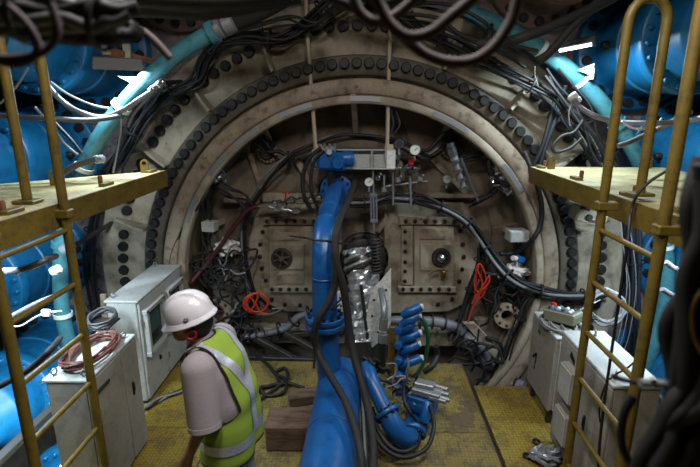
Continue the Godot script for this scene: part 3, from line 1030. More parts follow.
func bulkhead() -> void:
	# left access hatch
	var t := thing("access_hatch", "bolted square access hatch with round hub behind the tall blue pipe", "hatch", Vector3.ZERO, "access hatches in the bulkhead")
	plate("mounting_plate", t, [v(-1.197,1.666,-5.5), v(-0.239,1.696,-5.5), v(-0.245,0.268,-5.5), v(-0.932,0.26,-5.5), v(-1.183,0.353,-5.5), v(-1.328,0.514,-5.5), v(-1.404,0.74,-5.5), v(-1.416,0.975,-5.5), v(-1.377,1.231,-5.5), v(-1.303,1.47,-5.5)], -5.6, -5.5, M.bulkhead, 0.012)
	plate("door_leaf", t, [v(-1.119,1.391,-5.47), v(-0.504,1.395,-5.47), v(-0.516,0.614,-5.47), v(-1.153,0.608,-5.47)], -5.5, -5.46, M.bulkhead)
	plate("top_bar", t, [v(-1.172,1.504,-5.46), v(-0.477,1.508,-5.46), v(-0.478,1.416,-5.46), v(-1.176,1.412,-5.46)], -5.5, -5.43, M.pale_ring)
	plate("bottom_bar", t, [v(-1.138,0.625,-5.46), v(-0.49,0.632,-5.46), v(-0.491,0.552,-5.46), v(-1.142,0.546,-5.46)], -5.5, -5.43, M.bulkhead)
	plate("name_panel", t, [v(-1.033,1.322,-5.45), v(-0.756,1.324,-5.45), v(-0.759,1.218,-5.45), v(-1.038,1.216,-5.45)], -5.46, -5.445, M.pale_ring, 0.004)
	plate("hub_panel", t, [v(-1.074,1.175,-5.44), v(-0.698,1.177,-5.44), v(-0.706,0.846,-5.44), v(-1.088,0.843,-5.44)], -5.46, -5.44, M.bulkhead)
	plate("lower_panel", t, [v(-1.043,0.788,-5.45), v(-0.709,0.791,-5.45), v(-0.712,0.66,-5.45), v(-1.048,0.656,-5.45)], -5.46, -5.445, M.pale_ring, 0.004)
	at_bolts(t, [v(-1.132,1.462,-5.43), v(-1.024,1.463,-5.43), v(-0.905,1.464,-5.43), v(-0.797,1.464,-5.43), v(-0.682,1.465,-5.43), v(-0.57,1.466,-5.43), v(-1.109,0.598,-5.43), v(-1.003,0.599,-5.43), v(-0.897,0.6,-5.43), v(-0.798,0.601,-5.43), v(-0.686,0.602,-5.43)], 0.026, 0.02, M.bolt_black)
	at_bolts(t, [v(-1.201,1.313,-5.5), v(-1.24,1.156,-5.5), v(-1.254,0.996,-5.5), v(-1.236,0.847,-5.5), v(-1.193,0.689,-5.5), v(-1.129,0.435,-5.5), v(-0.966,0.369,-5.5), v(-0.776,0.358,-5.5)], 0.028, 0.02, M.bolt_black)
	var c := v(-0.971,0.998,-5.44)
	hub(t, c, 0.13)
	# right access hatch
	t = thing("access_hatch", "bolted square access hatch with silver hub and yellow lever", "hatch", Vector3.ZERO, "access hatches in the bulkhead")
	plate("mounting_plate", t, [v(0.26,1.674,-5.5), v(1.204,1.679,-5.5), v(1.346,1.486,-5.5), v(1.46,1.227,-5.5), v(1.5,1,-5.5), v(1.481,0.754,-5.5), v(1.41,0.543,-5.5), v(1.271,0.381,-5.5), v(1.089,0.284,-5.5), v(0.286,0.247,-5.5)], -5.6, -5.5, M.bulkhead, 0.012)
	plate("door_leaf", t, [v(0.621,1.402,-5.47), v(1.096,1.405,-5.47), v(1.14,0.631,-5.47), v(0.648,0.626,-5.47)], -5.5, -5.46, M.bulkhead)
	plate("top_bar", t, [v(0.439,1.514,-5.46), v(1.159,1.518,-5.46), v(1.164,1.427,-5.46), v(0.441,1.422,-5.46)], -5.5, -5.43, M.pale_ring)
	plate("bottom_bar", t, [v(0.45,0.641,-5.46), v(1.161,0.648,-5.46), v(1.166,0.57,-5.46), v(0.452,0.562,-5.46)], -5.5, -5.43, M.bulkhead)
	plate("side_bar", t, [v(0.466,1.404,-5.46), v(0.608,1.405,-5.46), v(0.634,0.656,-5.46), v(0.486,0.655,-5.46)], -5.5, -5.445, M.bulkhead)
	plate("name_panel", t, [v(0.692,1.371,-5.45), v(1.012,1.373,-5.45), v(1.018,1.243,-5.45), v(0.696,1.241,-5.45)], -5.46, -5.445, M.pale_ring, 0.004)
	plate("hub_panel", t, [v(0.697,1.188,-5.44), v(1.055,1.191,-5.44), v(1.073,0.849,-5.44), v(0.71,0.846,-5.44)], -5.46, -5.44, M.bulkhead)
	at_bolts(t, [v(0.516,1.472,-5.43), v(0.626,1.473,-5.43), v(0.744,1.474,-5.43), v(0.862,1.474,-5.43), v(0.979,1.475,-5.43), v(1.097,1.476,-5.43), v(0.509,0.614,-5.43), v(0.62,0.615,-5.43), v(0.73,0.616,-5.43), v(0.84,0.618,-5.43), v(0.95,0.619,-5.43), v(1.072,0.62,-5.43)], 0.026, 0.02, M.bolt_black)
	at_bolts(t, [v(0.514,1.346,-5.445), v(0.518,1.21,-5.445), v(0.521,1.097,-5.445), v(0.525,0.963,-5.445), v(0.529,0.843,-5.445), v(0.532,0.713,-5.445)], 0.024, 0.02, M.bolt_black)
	at_bolts(t, [v(1.177,1.337,-5.5), v(1.217,1.175,-5.5), v(1.239,1.017,-5.5), v(1.23,0.856,-5.5), v(1.203,0.699,-5.5), v(1.13,0.46,-5.5), v(0.959,0.391,-5.5), v(0.735,0.361,-5.5)], 0.028, 0.02, M.bolt_black)
	c = v(0.956,1.027,-5.44)
	var st := B()
	lathe(st, [V2(0.115, 0), V2(0.115, 0.03), V2(0.1, 0.05), V2(0.075, 0.05), V2(0.06, 0.02)], Transform3D(Basis(), c), 24)
	obj("hub_ring", st, M.dark_steel, t)
	st = B()
	lathe(st, [V2(0.062, 0.0), V2(0.062, 0.05), V2(0.045, 0.09), V2(0.02, 0.105), V2(0, 0.108)], Transform3D(Basis(), c), 20)
	obj("hub_cap", st, M.chrome, t)
	st = B()
	tube(st, [v(0.793,0.835,-5.33), v(0.85,0.886,-5.33), v(0.932,0.912,-5.33)], 0.014, 8)
	obj("lever", st, M.lug_yellow, t)
	st = B()
	lathe(st, [V2(0.028, 0), V2(0.028, 0.07), V2(0.035, 0.075), V2(0.035, 0.12), V2(0.025, 0.13), V2(0, 0.13)], along(v(0.984,0.755,-5.38), Vector3(0, 1, 0.1)), 12)
	obj("valve_body", st, M.brass, t)
	# toothed ports in the upper part
	for q in [[v(-1.114,2.263,-5.58), "toothed round port under the ring on the worker's side", M.bulkhead], [v(1.026,2.302,-5.58), "toothed round port behind the slanting chrome cylinder", M.dark_steel]]:
		t = thing("round_port", q[1], "port", q[0], "round ports in the bulkhead")
		st = B()
		var poly := []
		for k in 72:
			var rr := 0.125 if k % 4 < 2 else 0.108
			poly.append(V2(sin(TAU * k / 72) * rr, cos(TAU * k / 72) * rr))
		prism(st, poly, -0.02, 0.05, Transform3D(), 0.004)
		obj("toothed_rim", st, q[2], t)
		st = B()
		lathe(st, [V2(0.085, 0.04), V2(0.085, 0.08), V2(0.07, 0.1), V2(0, 0.1)], Transform3D(), 24)
		obj("cover", st, M.dark_steel, t)
		for k in 9:
			inst("bolt", bolt_mesh(0.012, 0.012, 6), M.brass, t, Transform3D(Basis(), Vector3(sin(TAU * k / 9) * 0.095, cos(TAU * k / 9) * 0.095, 0.05)))
		st = B()
		rod(st, Vector3(0.02, 0.02, 0.09), Vector3(0.1, 0.12, 0.12), 0.035, 12)
		obj("hose_stub", st, M.rubber_dull, t)
	# ribs and ledges on the back plate belong to the wall
	var w := get_node("wall_front")
	for q in [[v(-1.079,2.62,-5.05), v(-1.078,2.415,-5.55), 0.05], [v(-0.1,2.9,-5), v(-0.075,2.499,-5.5), 0.06], [v(0.918,2.641,-5.05), v(0.915,2.464,-5.55), 0.05], [v(-0.78,2.197,-5.55), v(-0.535,1.802,-5.5), 0.07], [v(0.406,1.653,-5.55), v(0.182,1.318,-5.5), 0.06], [v(0.779,2.222,-5.57), v(1.231,1.79,-5.55), 0.06], [v(-1.376,2.402,-5.57), v(-1.202,1.813,-5.56), 0.05], [v(0.58,1.514,-5.57), v(0.441,2.175,-5.56), 0.05]]:
		st = B()
		var a: Vector3 = q[0]
		var b: Vector3 = q[1]
		var x := along((a + b) / 2, b - a)
		box(st, x.origin, Vector3(q[2], q[2], a.distance_to(b)), 0.006, x.basis)
		obj("rib", st, M.bulkhead, w)
	for q in [[v(-1.183,1.796,-5.52), v(-0.454,1.799,-5.52), 0.11], [v(0.483,1.792,-5.52), v(1.365,1.795,-5.52), 0.05], [v(-1.643,1.746,-5.52), v(-1.363,1.702,-5.5), 0.05]]:
		st = B()
		var a: Vector3 = q[0]
		var b: Vector3 = q[1]
		box(st, (a + b) / 2 - Vector3(0, q[2] / 2, 0), Vector3(a.distance_to(b), q[2], 0.14), 0.008)
		obj("ledge", st, M.bulkhead, w)
	# curved haunch plates at the sides of the recess
	for q in [[v(-1.968,1.134,-5.3), v(-1.41,1.681,-5.3), v(-1.211,0.505,-5.3), v(-1.832,-0.108,-5.3)], [v(2.044,1.465,-5.3), v(2.418,0.152,-5.3), v(1.988,-0.427,-5.3), v(1.589,0.248,-5.3), v(1.572,1.379,-5.3)]]:
		st = B()
		prism(st, outline(q), -5.6, -5.53, Transform3D(), 0.01)
		obj("haunch_plate", st, M.recess, w)
	# screw conveyor mouth
	t = thing("conveyor_flange", "dark round flange between the two hatches behind the foil", "flange", v(0.028,0.982,-5.6))
	st = B()
	lathe(st, [V2(0.32, 0), V2(0.32, 0.08), V2(0.3, 0.1), V2(0.27, 0.1), V2(0.27, 0.14), V2(0.25, 0.16), V2(0.16, 0.16), V2(0.15, 0.02), V2(0, 0.02)], Transform3D(), 40)
	obj("flange_body", st, M.dark_steel, t)
	st = B()
	lathe(st, [V2(0.335, 0.0), V2(0.335, 0.03), V2(0.318, 0.03)], Transform3D(), 40)
	obj("rim", st, M.pale_ring, t)
	for k in 14:
		inst("bolt", bolt_mesh(0.02, 0.025, 6), M.bolt_black, t, Transform3D(Basis(), Vector3(sin(TAU * k / 14) * 0.285, cos(TAU * k / 14) * 0.285, 0.1)))
	foil_wrap()
	# pipe flanges low in the recess
	pipe_stub("short rusty-mouthed pipe flange beside the worker's hard hat", v(-1.7,0.408,-5.15), Vector3(-0.35, 0.35, 1.0), 0.17, M.pale_ring, M.rust)
	pipe_stub("short pipe flange with dark bore below the orange cable on the pendant's side", v(1.697,0.42,-5.1), Vector3(-0.1, 0.2, 1.0), 0.15, M.pale_ring, M.pale_ring)
	# structure in front of the recess bottom
	var sup := thing("support_frame", "grimy triangular support frame at floor edge under the square hatch", "frame")
	for q in [[v(-1.285,0.073,-5.15), v(-0.726,-0.156,-5), 0.07], [v(-0.918,0.144,-5.15), v(-0.344,-0.124,-5), 0.07], [v(-1.345,-0.112,-5), v(-0.309,-0.136,-5), 0.07], [v(-1.445,0.045,-5.2), v(-0.197,0.155,-5.2), 0.06]]:
		st = B()
		var a: Vector3 = q[0]
		var b: Vector3 = q[1]
		var x := along((a + b) / 2, b - a)
		box(st, x.origin, Vector3(q[2], q[2], a.distance_to(b)), 0.008, x.basis)
		obj("beam", st, M.dark_steel, sup)
	sup = thing("brace", "pale v-shaped steel brace below the pipe flange on the pendant's side", "brace")
	for q in [[v(1.192,0.338,-5.1), v(1.32,0.339,-5.1), v(1.753,-0.109,-5.1), v(1.739,-0.23,-5.1), v(1.64,-0.178,-5.1)], [v(1.969,0.348,-5.1), v(2.072,0.247,-5.1), v(1.858,-0.228,-5.1), v(1.763,-0.229,-5.1), v(1.72,-0.137,-5.1)]]:
		st = B()
		prism(st, outline(q), -5.12, -5.06, Transform3D(), 0.006)
		obj("arm_plate", st, M.bulkhead, sup)
	st = B()
	prism(st, outline([v(1.355,0.321,-5.25), v(1.998,0.329,-5.25), v(1.866,-0.343,-5.25), v(1.719,-0.346,-5.25)]), -5.3, -5.22, Transform3D(), 0.006)
	obj("web_plate", st, M.recess, sup)
	sup = thing("sill_beam", "long grimy steel sill below the hatches where the floor ends", "beam")
	for q in [[v(-1.599,0.01,-5.4), v(-0.204,0.028,-5.4), 0.2], [v(0.211,-0.008,-5.4), v(1.361,0.007,-5.4), 0.2]]:
		st = B()
		var a: Vector3 = q[0]
		var b: Vector3 = q[1]
		box(st, (a + b) / 2, Vector3(a.distance_to(b), q[2], 0.16), 0.012)
		obj("beam", st, M.bulkhead, sup)

func hub(t: Node3D, c: Vector3, r: float) -> void:
	var st := B()
	lathe(st, [V2(r, 0), V2(r, 0.025), V2(r * 0.85, 0.05), V2(r * 0.75, 0.05), V2(r * 0.68, 0.01), V2(0, 0.01)], Transform3D(Basis(), c), 28)
	obj("hub_ring", st, M.dark_steel, t)
	st = B()
	lathe(st, [V2(0.035, 0.0), V2(0.035, 0.07), V2(0.02, 0.09), V2(0, 0.09)], Transform3D(Basis(), c), 14)
	for k in 6:
		var a := TAU * k / 6 + 0.3
		rod(st, c + Vector3(0, 0, 0.045), c + Vector3(cos(a) * r * 0.8, sin(a) * r * 0.8, 0.045), 0.01, 6)
	obj("hand_wheel", st, M.ring_steel, t)

func pipe_stub(label: String, at: Vector3, dir: Vector3, r: float, m: Material, bore: Material) -> void:
	var t := thing("pipe_flange", label, "flange", at, "pipe flanges low in the bulkhead")
	var x := along(Vector3.ZERO, dir)
	var st := B()
	lathe(st, [V2(r * 0.62, -0.45), V2(r * 0.62, -0.07), V2(r, -0.06), V2(r, 0.0), V2(r * 0.97, 0.01), V2(r * 0.46, 0.01), V2(r * 0.44, -0.005), V2(r * 0.44, -0.42), V2(0, -0.42)], x, 28)
	obj("flange_body", st, m, t)
	if bore != m:
		st = B()
		lathe(st, [V2(r * 0.445, -0.3), V2(r * 0.445, 0.011), V2(r * 0.5, 0.012), V2(r * 0.5, 0.02), V2(r * 0.42, 0.02), V2(r * 0.41, -0.3)], x, 24)
		obj("rusty_liner", st, bore, t)
	for k in 8:
		inst("bolt", bolt_mesh(r * 0.11, 0.02, 6), M.bolt_black, t, x * Transform3D(Basis(), Vector3(sin(TAU * k / 8) * r * 0.75, cos(TAU * k / 8) * r * 0.75, 0.008)))

# the screw conveyor casing wrapped in crumpled foil, running down towards the floor
func foil_wrap() -> void:
	var t := thing("screw_conveyor", "foil-wrapped screw conveyor casing between the hatches, next to the blue pipe", "conveyor")
	var a := v(-0.01,1.104,-5.45)
	var b := v(0.057,0.015,-4.95)
	var x := along(a, b - a)
	var l := a.distance_to(b)
	var f := FastNoiseLite.new()
	f.seed = 5
	f.frequency = 5.0
	f.fractal_octaves = 3
	var st := B()
	var nu := 40
	var nv := 36
	var P := func(i: int, j: int) -> Vector3:
		var an := TAU * (i % nu) / nu
		var zz := l * 0.9 * j / nv
		var d := Vector3(cos(an), sin(an), 0)
		var n1 := f.get_noise_3d(d.x * 0.25, d.y * 0.25, zz)
		var fold := sin(zz * 60.0 + 2.0 * sin(an * 2.0)) * 0.012
		return x * (d * (0.2 - 0.07 * j / nv + 0.06 * n1 + fold) + Vector3(0, 0, zz))
	for j in nv:
		for i in nu:
			var p0: Vector3 = P.call(i, j)
			var p1: Vector3 = P.call(i + 1, j)
			var p2: Vector3 = P.call(i + 1, j + 1)
			var p3: Vector3 = P.call(i, j + 1)
			var mid := (p0 + p2) / 2
			var q := x.affine_inverse() * mid
			var o := x.basis * Vector3(q.x, q.y, 0).normalized()
			for tr in [[p0, p1, p2], [p0, p2, p3]]:
				var n: Vector3 = (tr[1] - tr[0]).cross(tr[2] - tr[0]).normalized()
				if n.dot(o) < 0:
					n = -n
				tri(st, tr[0], tr[1], tr[2], n)
	obj("foil_wrap", st, M.foil, t)
	# foil-covered pipe loops on its upper end
	for k in 5:
		st = B()
		var p := x * Vector3(0, 0, 0.02 + 0.05 * k)
		tube(st, circle_pts(p, x.basis.z + Vector3(0.3, 0, 0), 0.2, 20), 0.022, 8, true)
		obj("hoop", st, M.foil if k % 2 else M.dark_steel, t)
	# drilled white splash sheets round its lower half
	var sheet := [[v(0.106,0.79,-4.94), v(0.216,0.91,-4.94), v(0.324,1.052,-4.94), v(0.338,0.403,-4.94), v(0.262,0.227,-4.94), v(0.171,0.124,-4.94), v(0.08,0.046,-4.94), v(0.053,0.424,-4.94)], [v(-0.294,0.714,-5.06), v(-0.167,0.765,-5.06), v(-0.133,0.391,-5.06), v(-0.273,0.339,-5.06), v(-0.307,0.49,-5.06)]]
	var holes := [[v(0.141,0.679,-4.92), v(0.121,0.484,-4.92), v(0.232,0.607,-4.92), v(0.294,0.313,-4.92), v(0.191,0.286,-4.92), v(0.273,0.8,-4.92), v(0.112,0.21,-4.92)], [v(-0.247,0.649,-5.04), v(-0.236,0.55,-5.04), v(-0.19,0.475,-5.04), v(-0.248,0.424,-5.04)]]
	for k in 2:
		st = B()
		prism(st, outline(sheet[k]), sheet[k][0].z, sheet[k][0].z + 0.02, Transform3D(), 0.003)
		var s := obj("splash_sheet", st, M.white_sheet, t)
		for h in holes[k]:
			inst("rivet", bolt_mesh(0.014, 0.008, 12), M.bolt_black, s, Transform3D(Basis(), Vector3(h.x, h.y, sheet[k][0].z + 0.018)))
	# foot of the conveyor goes down behind the floor edge
	st = B()
	var foot := along(v(0.045,0.166,-5.08), Vector3(0, -1, 0.12))
	lathe(st, [V2(0.17, 0), V2(0.17, 0.9), V2(0, 0.9)], foot, 24)
	obj("casing", st, M.dark_steel, t)
	# the thin strut in front of it
	st = B()
	rod(st, v(-0.006,0.837,-4.97), v(0.091,0.068,-4.9), 0.02, 8)
	obj("strut", st, M.dark_steel, t)

# ---------------------------------------------------------------- blue slurry pipework and its fittings
func ring_flange(t: Node3D, at: Vector3, dir: Vector3, r: float, th: float, m: Material, nb := 12, br := 0.016, called := "flange") -> void:
	var x := along(at, dir)
	var st := B()
	lathe(st, [V2(r * 0.5, -th / 2), V2(r - 0.004, -th / 2), V2(r, -th / 2 + 0.004), V2(r, th / 2 - 0.004), V2(r - 0.004, th / 2), V2(r * 0.5, th / 2)], x, 32)
	var f := obj(called, st, m, t)
	for k in nb:
		var q := Vector3(sin(TAU * k / nb) * (r - br * 1.7), cos(TAU * k / nb) * (r - br * 1.7), 0)
		inst("bolt", bolt_mesh(br, 0.022, 6), M.bolt_black if m == M.blue else m, f, x * Transform3D(Basis(), q + Vector3(0, 0, th / 2)))
		inst("nut", bolt_mesh(br, 0.022, 6), M.bolt_black if m == M.blue else m, f, x * Transform3D(Basis(Vector3.RIGHT, PI), q - Vector3(0, 0, th / 2)))

func bend(a: Vector3, c: Vector3, b: Vector3, n := 10) -> Array:
	var o := []
	for k in n + 1:
		var t := float(k) / n
		o.append(a * (1 - t) * (1 - t) + c * 2 * t * (1 - t) + b * t * t)
	return o

func pipework() -> void:
	# tall pipe: out of the bulkhead, an elbow, straight down onto the lying pipe
	var t := thing("slurry_pipe", "tall bright blue pipe bending down from the bulkhead onto the lying pipe", "pipe")
	var top := v(-0.285, 1.89, -5.2)
	var el := v(-0.285, 1.81, -3.42)
	var st := B()
	var pts := [top, v(-0.285, 1.86, -4.2)]
	pts.append_array(bend(v(-0.285, 1.835, -3.75), el, v(-0.285, 1.5, -3.4), 12))
	tube(st, pts, 0.098, 24)
	obj("upper_run", st, M.blue, t)
	for q in [[v(-0.285, 1.855, -4.1), v(0, 0, 1)], [v(-0.285, 1.5, -3.4), v(0, 1, 0)], [v(-0.285, 1.83, -3.72), v(0, -0.2, 1)]]:
		st = B()
		lathe(st, [V2(0.096, -0.012), V2(0.102, -0.008), V2(0.104, 0), V2(0.102, 0.008), V2(0.096, 0.012)], along(q[0], q[1]), 28)
		obj("weld_seam", st, M.blue, t)
	ring_flange(t, top + v(0, 0, 0.08), v(0, 0, 1), 0.175, 0.05, M.blue, 12)
	ring_flange(t, top + v(0, 0, 0.02), v(0, 0, 1), 0.175, 0.05, M.blue, 0)
	st = B()
	lathe(st, [V2(0.1, -0.5), V2(0.1, 0.02), V2(0.0, 0.02)], along(top, v(0, 0, 1)), 24)
	obj("wall_sleeve", st, M.blue, t)
	st = B()
	tube(st, [v(-0.285, 1.52, -3.4), v(-0.285, 1.1, -3.38)], 0.098, 24)
	obj("riser", st, M.blue, t)
	ring_flange(t, v(-0.285, 1.17, -3.385), v(0, 1, 0), 0.155, 0.045, M.blue, 12)
	ring_flange(t, v(-0.285, 1.115, -3.385), v(0, 1, 0), 0.155, 0.045, M.blue, 12)
	st = B()
	tube(st, [v(-0.285, 1.1, -3.385), v(-0.25, 0.62, -3.36)], [0.1, 0.095], 24)
	obj("lower_riser", st, M.blue, t)
	# lying pipe that runs under the viewer
	t = thing("slurry_main", "thick bright blue pipe lying along the middle of the floor", "pipe")
	st = B()
	var far := v(-0.17, 0.57, -3.5)
	var near := v(-0.255, 0.57, -0.9)
	tube(st, [far, near], 0.178, 32)
	obj("pipe_run", st, M.blue, t)
	st = B()
	lathe(st, [V2(0.178, 0), V2(0.17, 0.05), V2(0.14, 0.1), V2(0.08, 0.14), V2(0, 0.15)], along(far, v(0.02, 0, -1)), 28)
	obj("end_dome", st, M.blue, t)
	for z in [-2.75, -1.5]:
		st = B()
		lathe(st, [V2(0.176, -0.01), V2(0.182, -0.008), V2(0.184, 0), V2(0.182, 0.008), V2(0.176, 0.01)], along(far.lerp(near, (z + 3.5) / 2.6), near - far), 32)
		obj("weld_seam", st, M.blue, t)
	for z in [-3.25, -1.6]:
		st = B()
		var p: Vector3 = far.lerp(near, (z + 3.5) / 2.6)
		box(st, Vector3(p.x, 0.2, z), Vector3(0.34, 0.4, 0.08), 0.008)
		obj("saddle", st, M.dark_steel, t)
	# branch: slim pipe with flange and elbow to the right
	t = thing("branch_pipe", "slim blue branch pipe with a flanged elbow beside the thick pipe", "pipe")
	st = B()
	pts = [v(0.053,0.538,-3.75), v(0.087,0.492,-3.6), v(0.145,0.412,-3.5), v(0.202,0.334,-3.42)]
	tube(st, smooth(pts, 5), 0.068, 18)
	obj("down_leg", st, M.blue, t)
	var fl := v(0.218,0.311,-3.4)
	ring_flange(t, fl, v(0.25,0.274,-3.36) - fl, 0.112, 0.036, M.blue, 8, 0.013)
	st = B()
	pts = [v(0.218,0.311,-3.4), v(0.274,0.222,-3.34), v(0.361,0.103,-3.36), v(0.444,0.025,-3.5)]
	tube(st, smooth(pts, 6), 0.085, 20)
	obj("elbow", st, M.blue, t)
	fl = v(0.446,0.04,-3.52)
	ring_flange(t, fl, v(0.25, 0.35, -1), 0.125, 0.04, M.blue, 10, 0.013)
	st = B()
	tube(st, [fl, fl + v(0.1, -0.12, -0.6), fl + v(0.12, -0.5, -1.4)], 0.08, 18)
	obj("tail", st, M.blue, t)
	# valve block with a stack of elbow fittings
	t = thing("valve_manifold", "blue upright manifold with a stack of six silver-tipped elbow fittings", "manifold")
	st = B()
	var lo := v(0.384,-0.096,-4.15)
	var hi := v(0.428,0.731,-4.25)
	var mx := along((lo + hi) / 2, hi - lo)
	box(st, mx.origin, Vector3(0.1, 0.12, lo.distance_to(hi)), 0.012, mx.basis)
	obj("block", st, M.blue, t)
	for q in [v(0.549,0.957,-4.1), v(0.533,0.87,-4.1), v(0.493,0.798,-4.1), v(0.544,0.69,-4.1), v(0.539,0.575,-4.1), v(0.569,0.426,-4.1)]:
		st = B()
		var root := Vector3(mx.origin.x, q.y - 0.09, q.z - 0.02)
		tube(st, smooth([root, root + v(0.05, 0.05, 0.04), q - v(0.03, 0.012, -0.01), q], 4), 0.044, 12)
		var e := obj("elbow_fitting", st, M.blue, t)
		st = B()
		lathe(st, [V2(0.03, 0), V2(0.03, 0.03), V2(0.022, 0.034), V2(0, 0.034)], along(q, v(0.9, 0.25, 0.2)), 6)
		obj("silver_cap", st, M.white_paint, e)
	for q in [v(0.359,0.719,-4.1), v(0.363,0.562,-4.1), v(0.367,0.402,-4.1), v(0.371,0.239,-4.1), v(0.375,0.095,-4.1)]:
		st = B()
		lathe(st, [V2(0.045, 0), V2(0.045, 0.03), V2(0.03, 0.05), V2(0, 0.05)], along(q, v(-0.3, 0.1, 1)), 8)
		obj("plug", st, M.blue, t)
	# yellow post beside it
	t = thing("guard_post", "short yellow post standing between the foil wrap and the blue manifold", "post")
	st = B()
	var foot := v(0.307,0.127,-4.3)
	box(st, Vector3(foot.x, 0.33, -4.3), Vector3(0.07, 0.66, 0.05), 0.006)
	obj("upright", st, M.yellow, t)
	st = B()
	box(st, Vector3(foot.x, 0.01, -4.3), Vector3(0.14, 0.02, 0.12), 0.004)
	obj("foot_plate", st, M.yellow, t)
	t = thing("hydraulic_line", "upright black hose with silver crimped fitting left of the yellow post", "hose")
	st = B()
	tube(st, [v(0.22,0.088,-4.4), v(0.215,0.4,-4.4), v(0.213,0.479,-4.4)], 0.04, 12)
	obj("hose_body", st, M.rubber, t)
	st = B()
	tube(st, [v(0.214,0.434,-4.4), v(0.223,0.524,-4.4)], 0.048, 8)
	tube(st, [v(0.222,0.569,-4.4), v(0.23,0.702,-4.4)], 0.045, 6)
	tube(st, [v(0.23,0.702,-4.4), v(0.227,0.844,-4.4), v(0.207,0.886,-4.7)], 0.035, 10)
	obj("fitting", st, M.galvanised, t)
	# hydraulic pump on the floor
	t = thing("hydraulic_pump", "small blue hydraulic pump with a silver valve block on top", "pump")
	st = B()
	var pc := v(0.574,0.161,-3.75)
	lathe(st, [V2(0.0, -0.16), V2(0.1, -0.16), V2(0.11, -0.14), V2(0.11, 0.06), V2(0.09, 0.1), V2(0, 0.1)], along(pc, v(0.75, -0.05, 0.55)), 20)
	box(st, pc + v(-0.03, 0.07, 0.0), v(0.2, 0.06, 0.16), 0.01, Basis(Vector3.UP, -0.5))
	obj("pump_body", st, M.blue, t)
	st = B()
	tube(st, [v(0.595,0.233,-3.66), v(0.58,0.184,-3.6), v(0.554,0.108,-3.58)], 0.045, 14)
	obj("outlet", st, M.blue, t)
	st = B()
	box(st, pc + v(0.02, 0.14, 0.02), v(0.26, 0.06, 0.12), 0.008, Basis(Vector3.UP, -0.45))
	box(st, pc + v(0.0, 0.19, -0.02), v(0.18, 0.045, 0.09), 0.008, Basis(Vector3.UP, -0.35))
	box(st, pc + v(0.1, 0.12, 0.1), v(0.16, 0.04, 0.05), 0.006, Basis(Vector3.UP, -0.45))
	obj("valve_block", st, M.galvanised, t)
	for k in 3:
		st = B()
		rod(st, pc + v(0.09, 0.135 + 0.02 * k, 0.08 - 0.05 * k), pc + v(0.2, 0.13 + 0.02 * k, 0.13 - 0.05 * k), 0.02, 10)
		obj("solenoid", st, M.galvanised, t)
	for q in [v(-0.1, 0, -0.1), v(0.06, 0, -0.12), v(0.05, 0, 0.08)]:
		st = B()
		rod(st, pc + q + v(0, -0.02, 0), Vector3(pc.x + q.x, 0.0, pc.z + q.z), 0.018, 8)
		obj("leg", st, M.dark_steel, t)
	st = B()
	tube(st, [v(0.603,0.1,-3.55), v(0.589,0.029,-3.55), v(0.556,-0.032,-3.55), v(0.506,-0.095,-3.55)], 0.025, 10)
	obj("chrome_nipple", st, M.chrome, t)
	# actuator and trough hung from two rods
	t = thing("sheet_trough", "grey sheet metal trough hung between two long rods", "trough")
	st = B()
	var a := v(-0.535,2.133,-5.1)
	var b := v(0.348,2.328,-5.1)
	var y0 := a.y
	var y1 := b.y
	var x0 := a.x
	var x1 := b.x
	box(st, v((x0 + x1) / 2, (y0 + y1) / 2, -5.16), v(x1 - x0, y1 - y0, 0.012), 0.002)
	obj("back_sheet", st, M.cabinet, t)
	st = B()
	box(st, v((x0 + x1) / 2, y0, -5.1), v(x1 - x0, 0.012, 0.13), 0.003)
	box(st, v((x0 + x1) / 2, y1, -5.12), v(x1 - x0, 0.012, 0.09), 0.003)
	obj("lip", st, M.cabinet, t)
	for x in [x0, lerpf(x0, x1, 0.72), x1 - 0.09, x1]:
		st = B()
		box(st, v(x, (y0 + y1) / 2, -5.11), v(0.012, y1 - y0, 0.1), 0.003)
		obj("divider", st, M.cabinet, t)
	st = B()
	box(st, v(x1 - 0.045, (y0 + y1) / 2, -5.06), v(0.09, y1 - y0 - 0.01, 0.02), 0.004)
	obj("end_cover", st, M.white_sheet, t)
	for q in [["long pale hanger rod over the blue actuator", [v(-0.561,4.284,-4.95), v(-0.557,3.508,-5), v(-0.497,2.307,-5.08)]], ["long pale hanger rod over the pressure gauges", [v(0.253,4.278,-4.95), v(0.264,3.505,-5), v(0.262,2.309,-5.08)]]]:
		var r := thing("hanger_rod", q[0], "rod", Vector3.ZERO, "rods carrying the sheet trough")
		st = B()
		tube(st, q[1], 0.021, 8)
		obj("shaft", st, M.rod_paint, r)
		st = B()
		var e: Vector3 = q[1][2]
		box(st, e + v(0.02, 0, 0), v(0.09, 0.16, 0.03), 0.004)
		obj("end_cleat", st, M.rod_paint, r)
	t = thing("valve_actuator", "squat blue valve actuator in front of the sheet trough", "actuator")
	st = B()
	var ac := v(-0.32,2.222,-4.98)
	box(st, ac, v(0.3, 0.19, 0.16), 0.03, Basis(Vector3.BACK, -0.08))
	lathe(st, [V2(0.07, 0), V2(0.07, 0.1), V2(0.055, 0.12), V2(0, 0.12)], along(ac + v(0.06, 0.0, 0.05), v(0.1, -0.05, 1)), 18)
	lathe(st, [V2(0.085, 0), V2(0.085, 0.09), V2(0.07, 0.11), V2(0, 0.11)], along(ac + v(0.12, 0.02, 0), v(1, 0.1, 0.1)), 18)
	obj("housing", st, M.blue, t)
	st = B()
	lathe(st, [V2(0.022, 0), V2(0.022, 0.06), V2(0.03, 0.065), V2(0.03, 0.085), V2(0, 0.085)], along(ac + v(-0.02, 0.06, 0.05), v(0, 0.6, 1)), 8)
	box(st, ac + v(-0.04, 0.13, 0.0), v(0.16, 0.05, 0.08), 0.008)
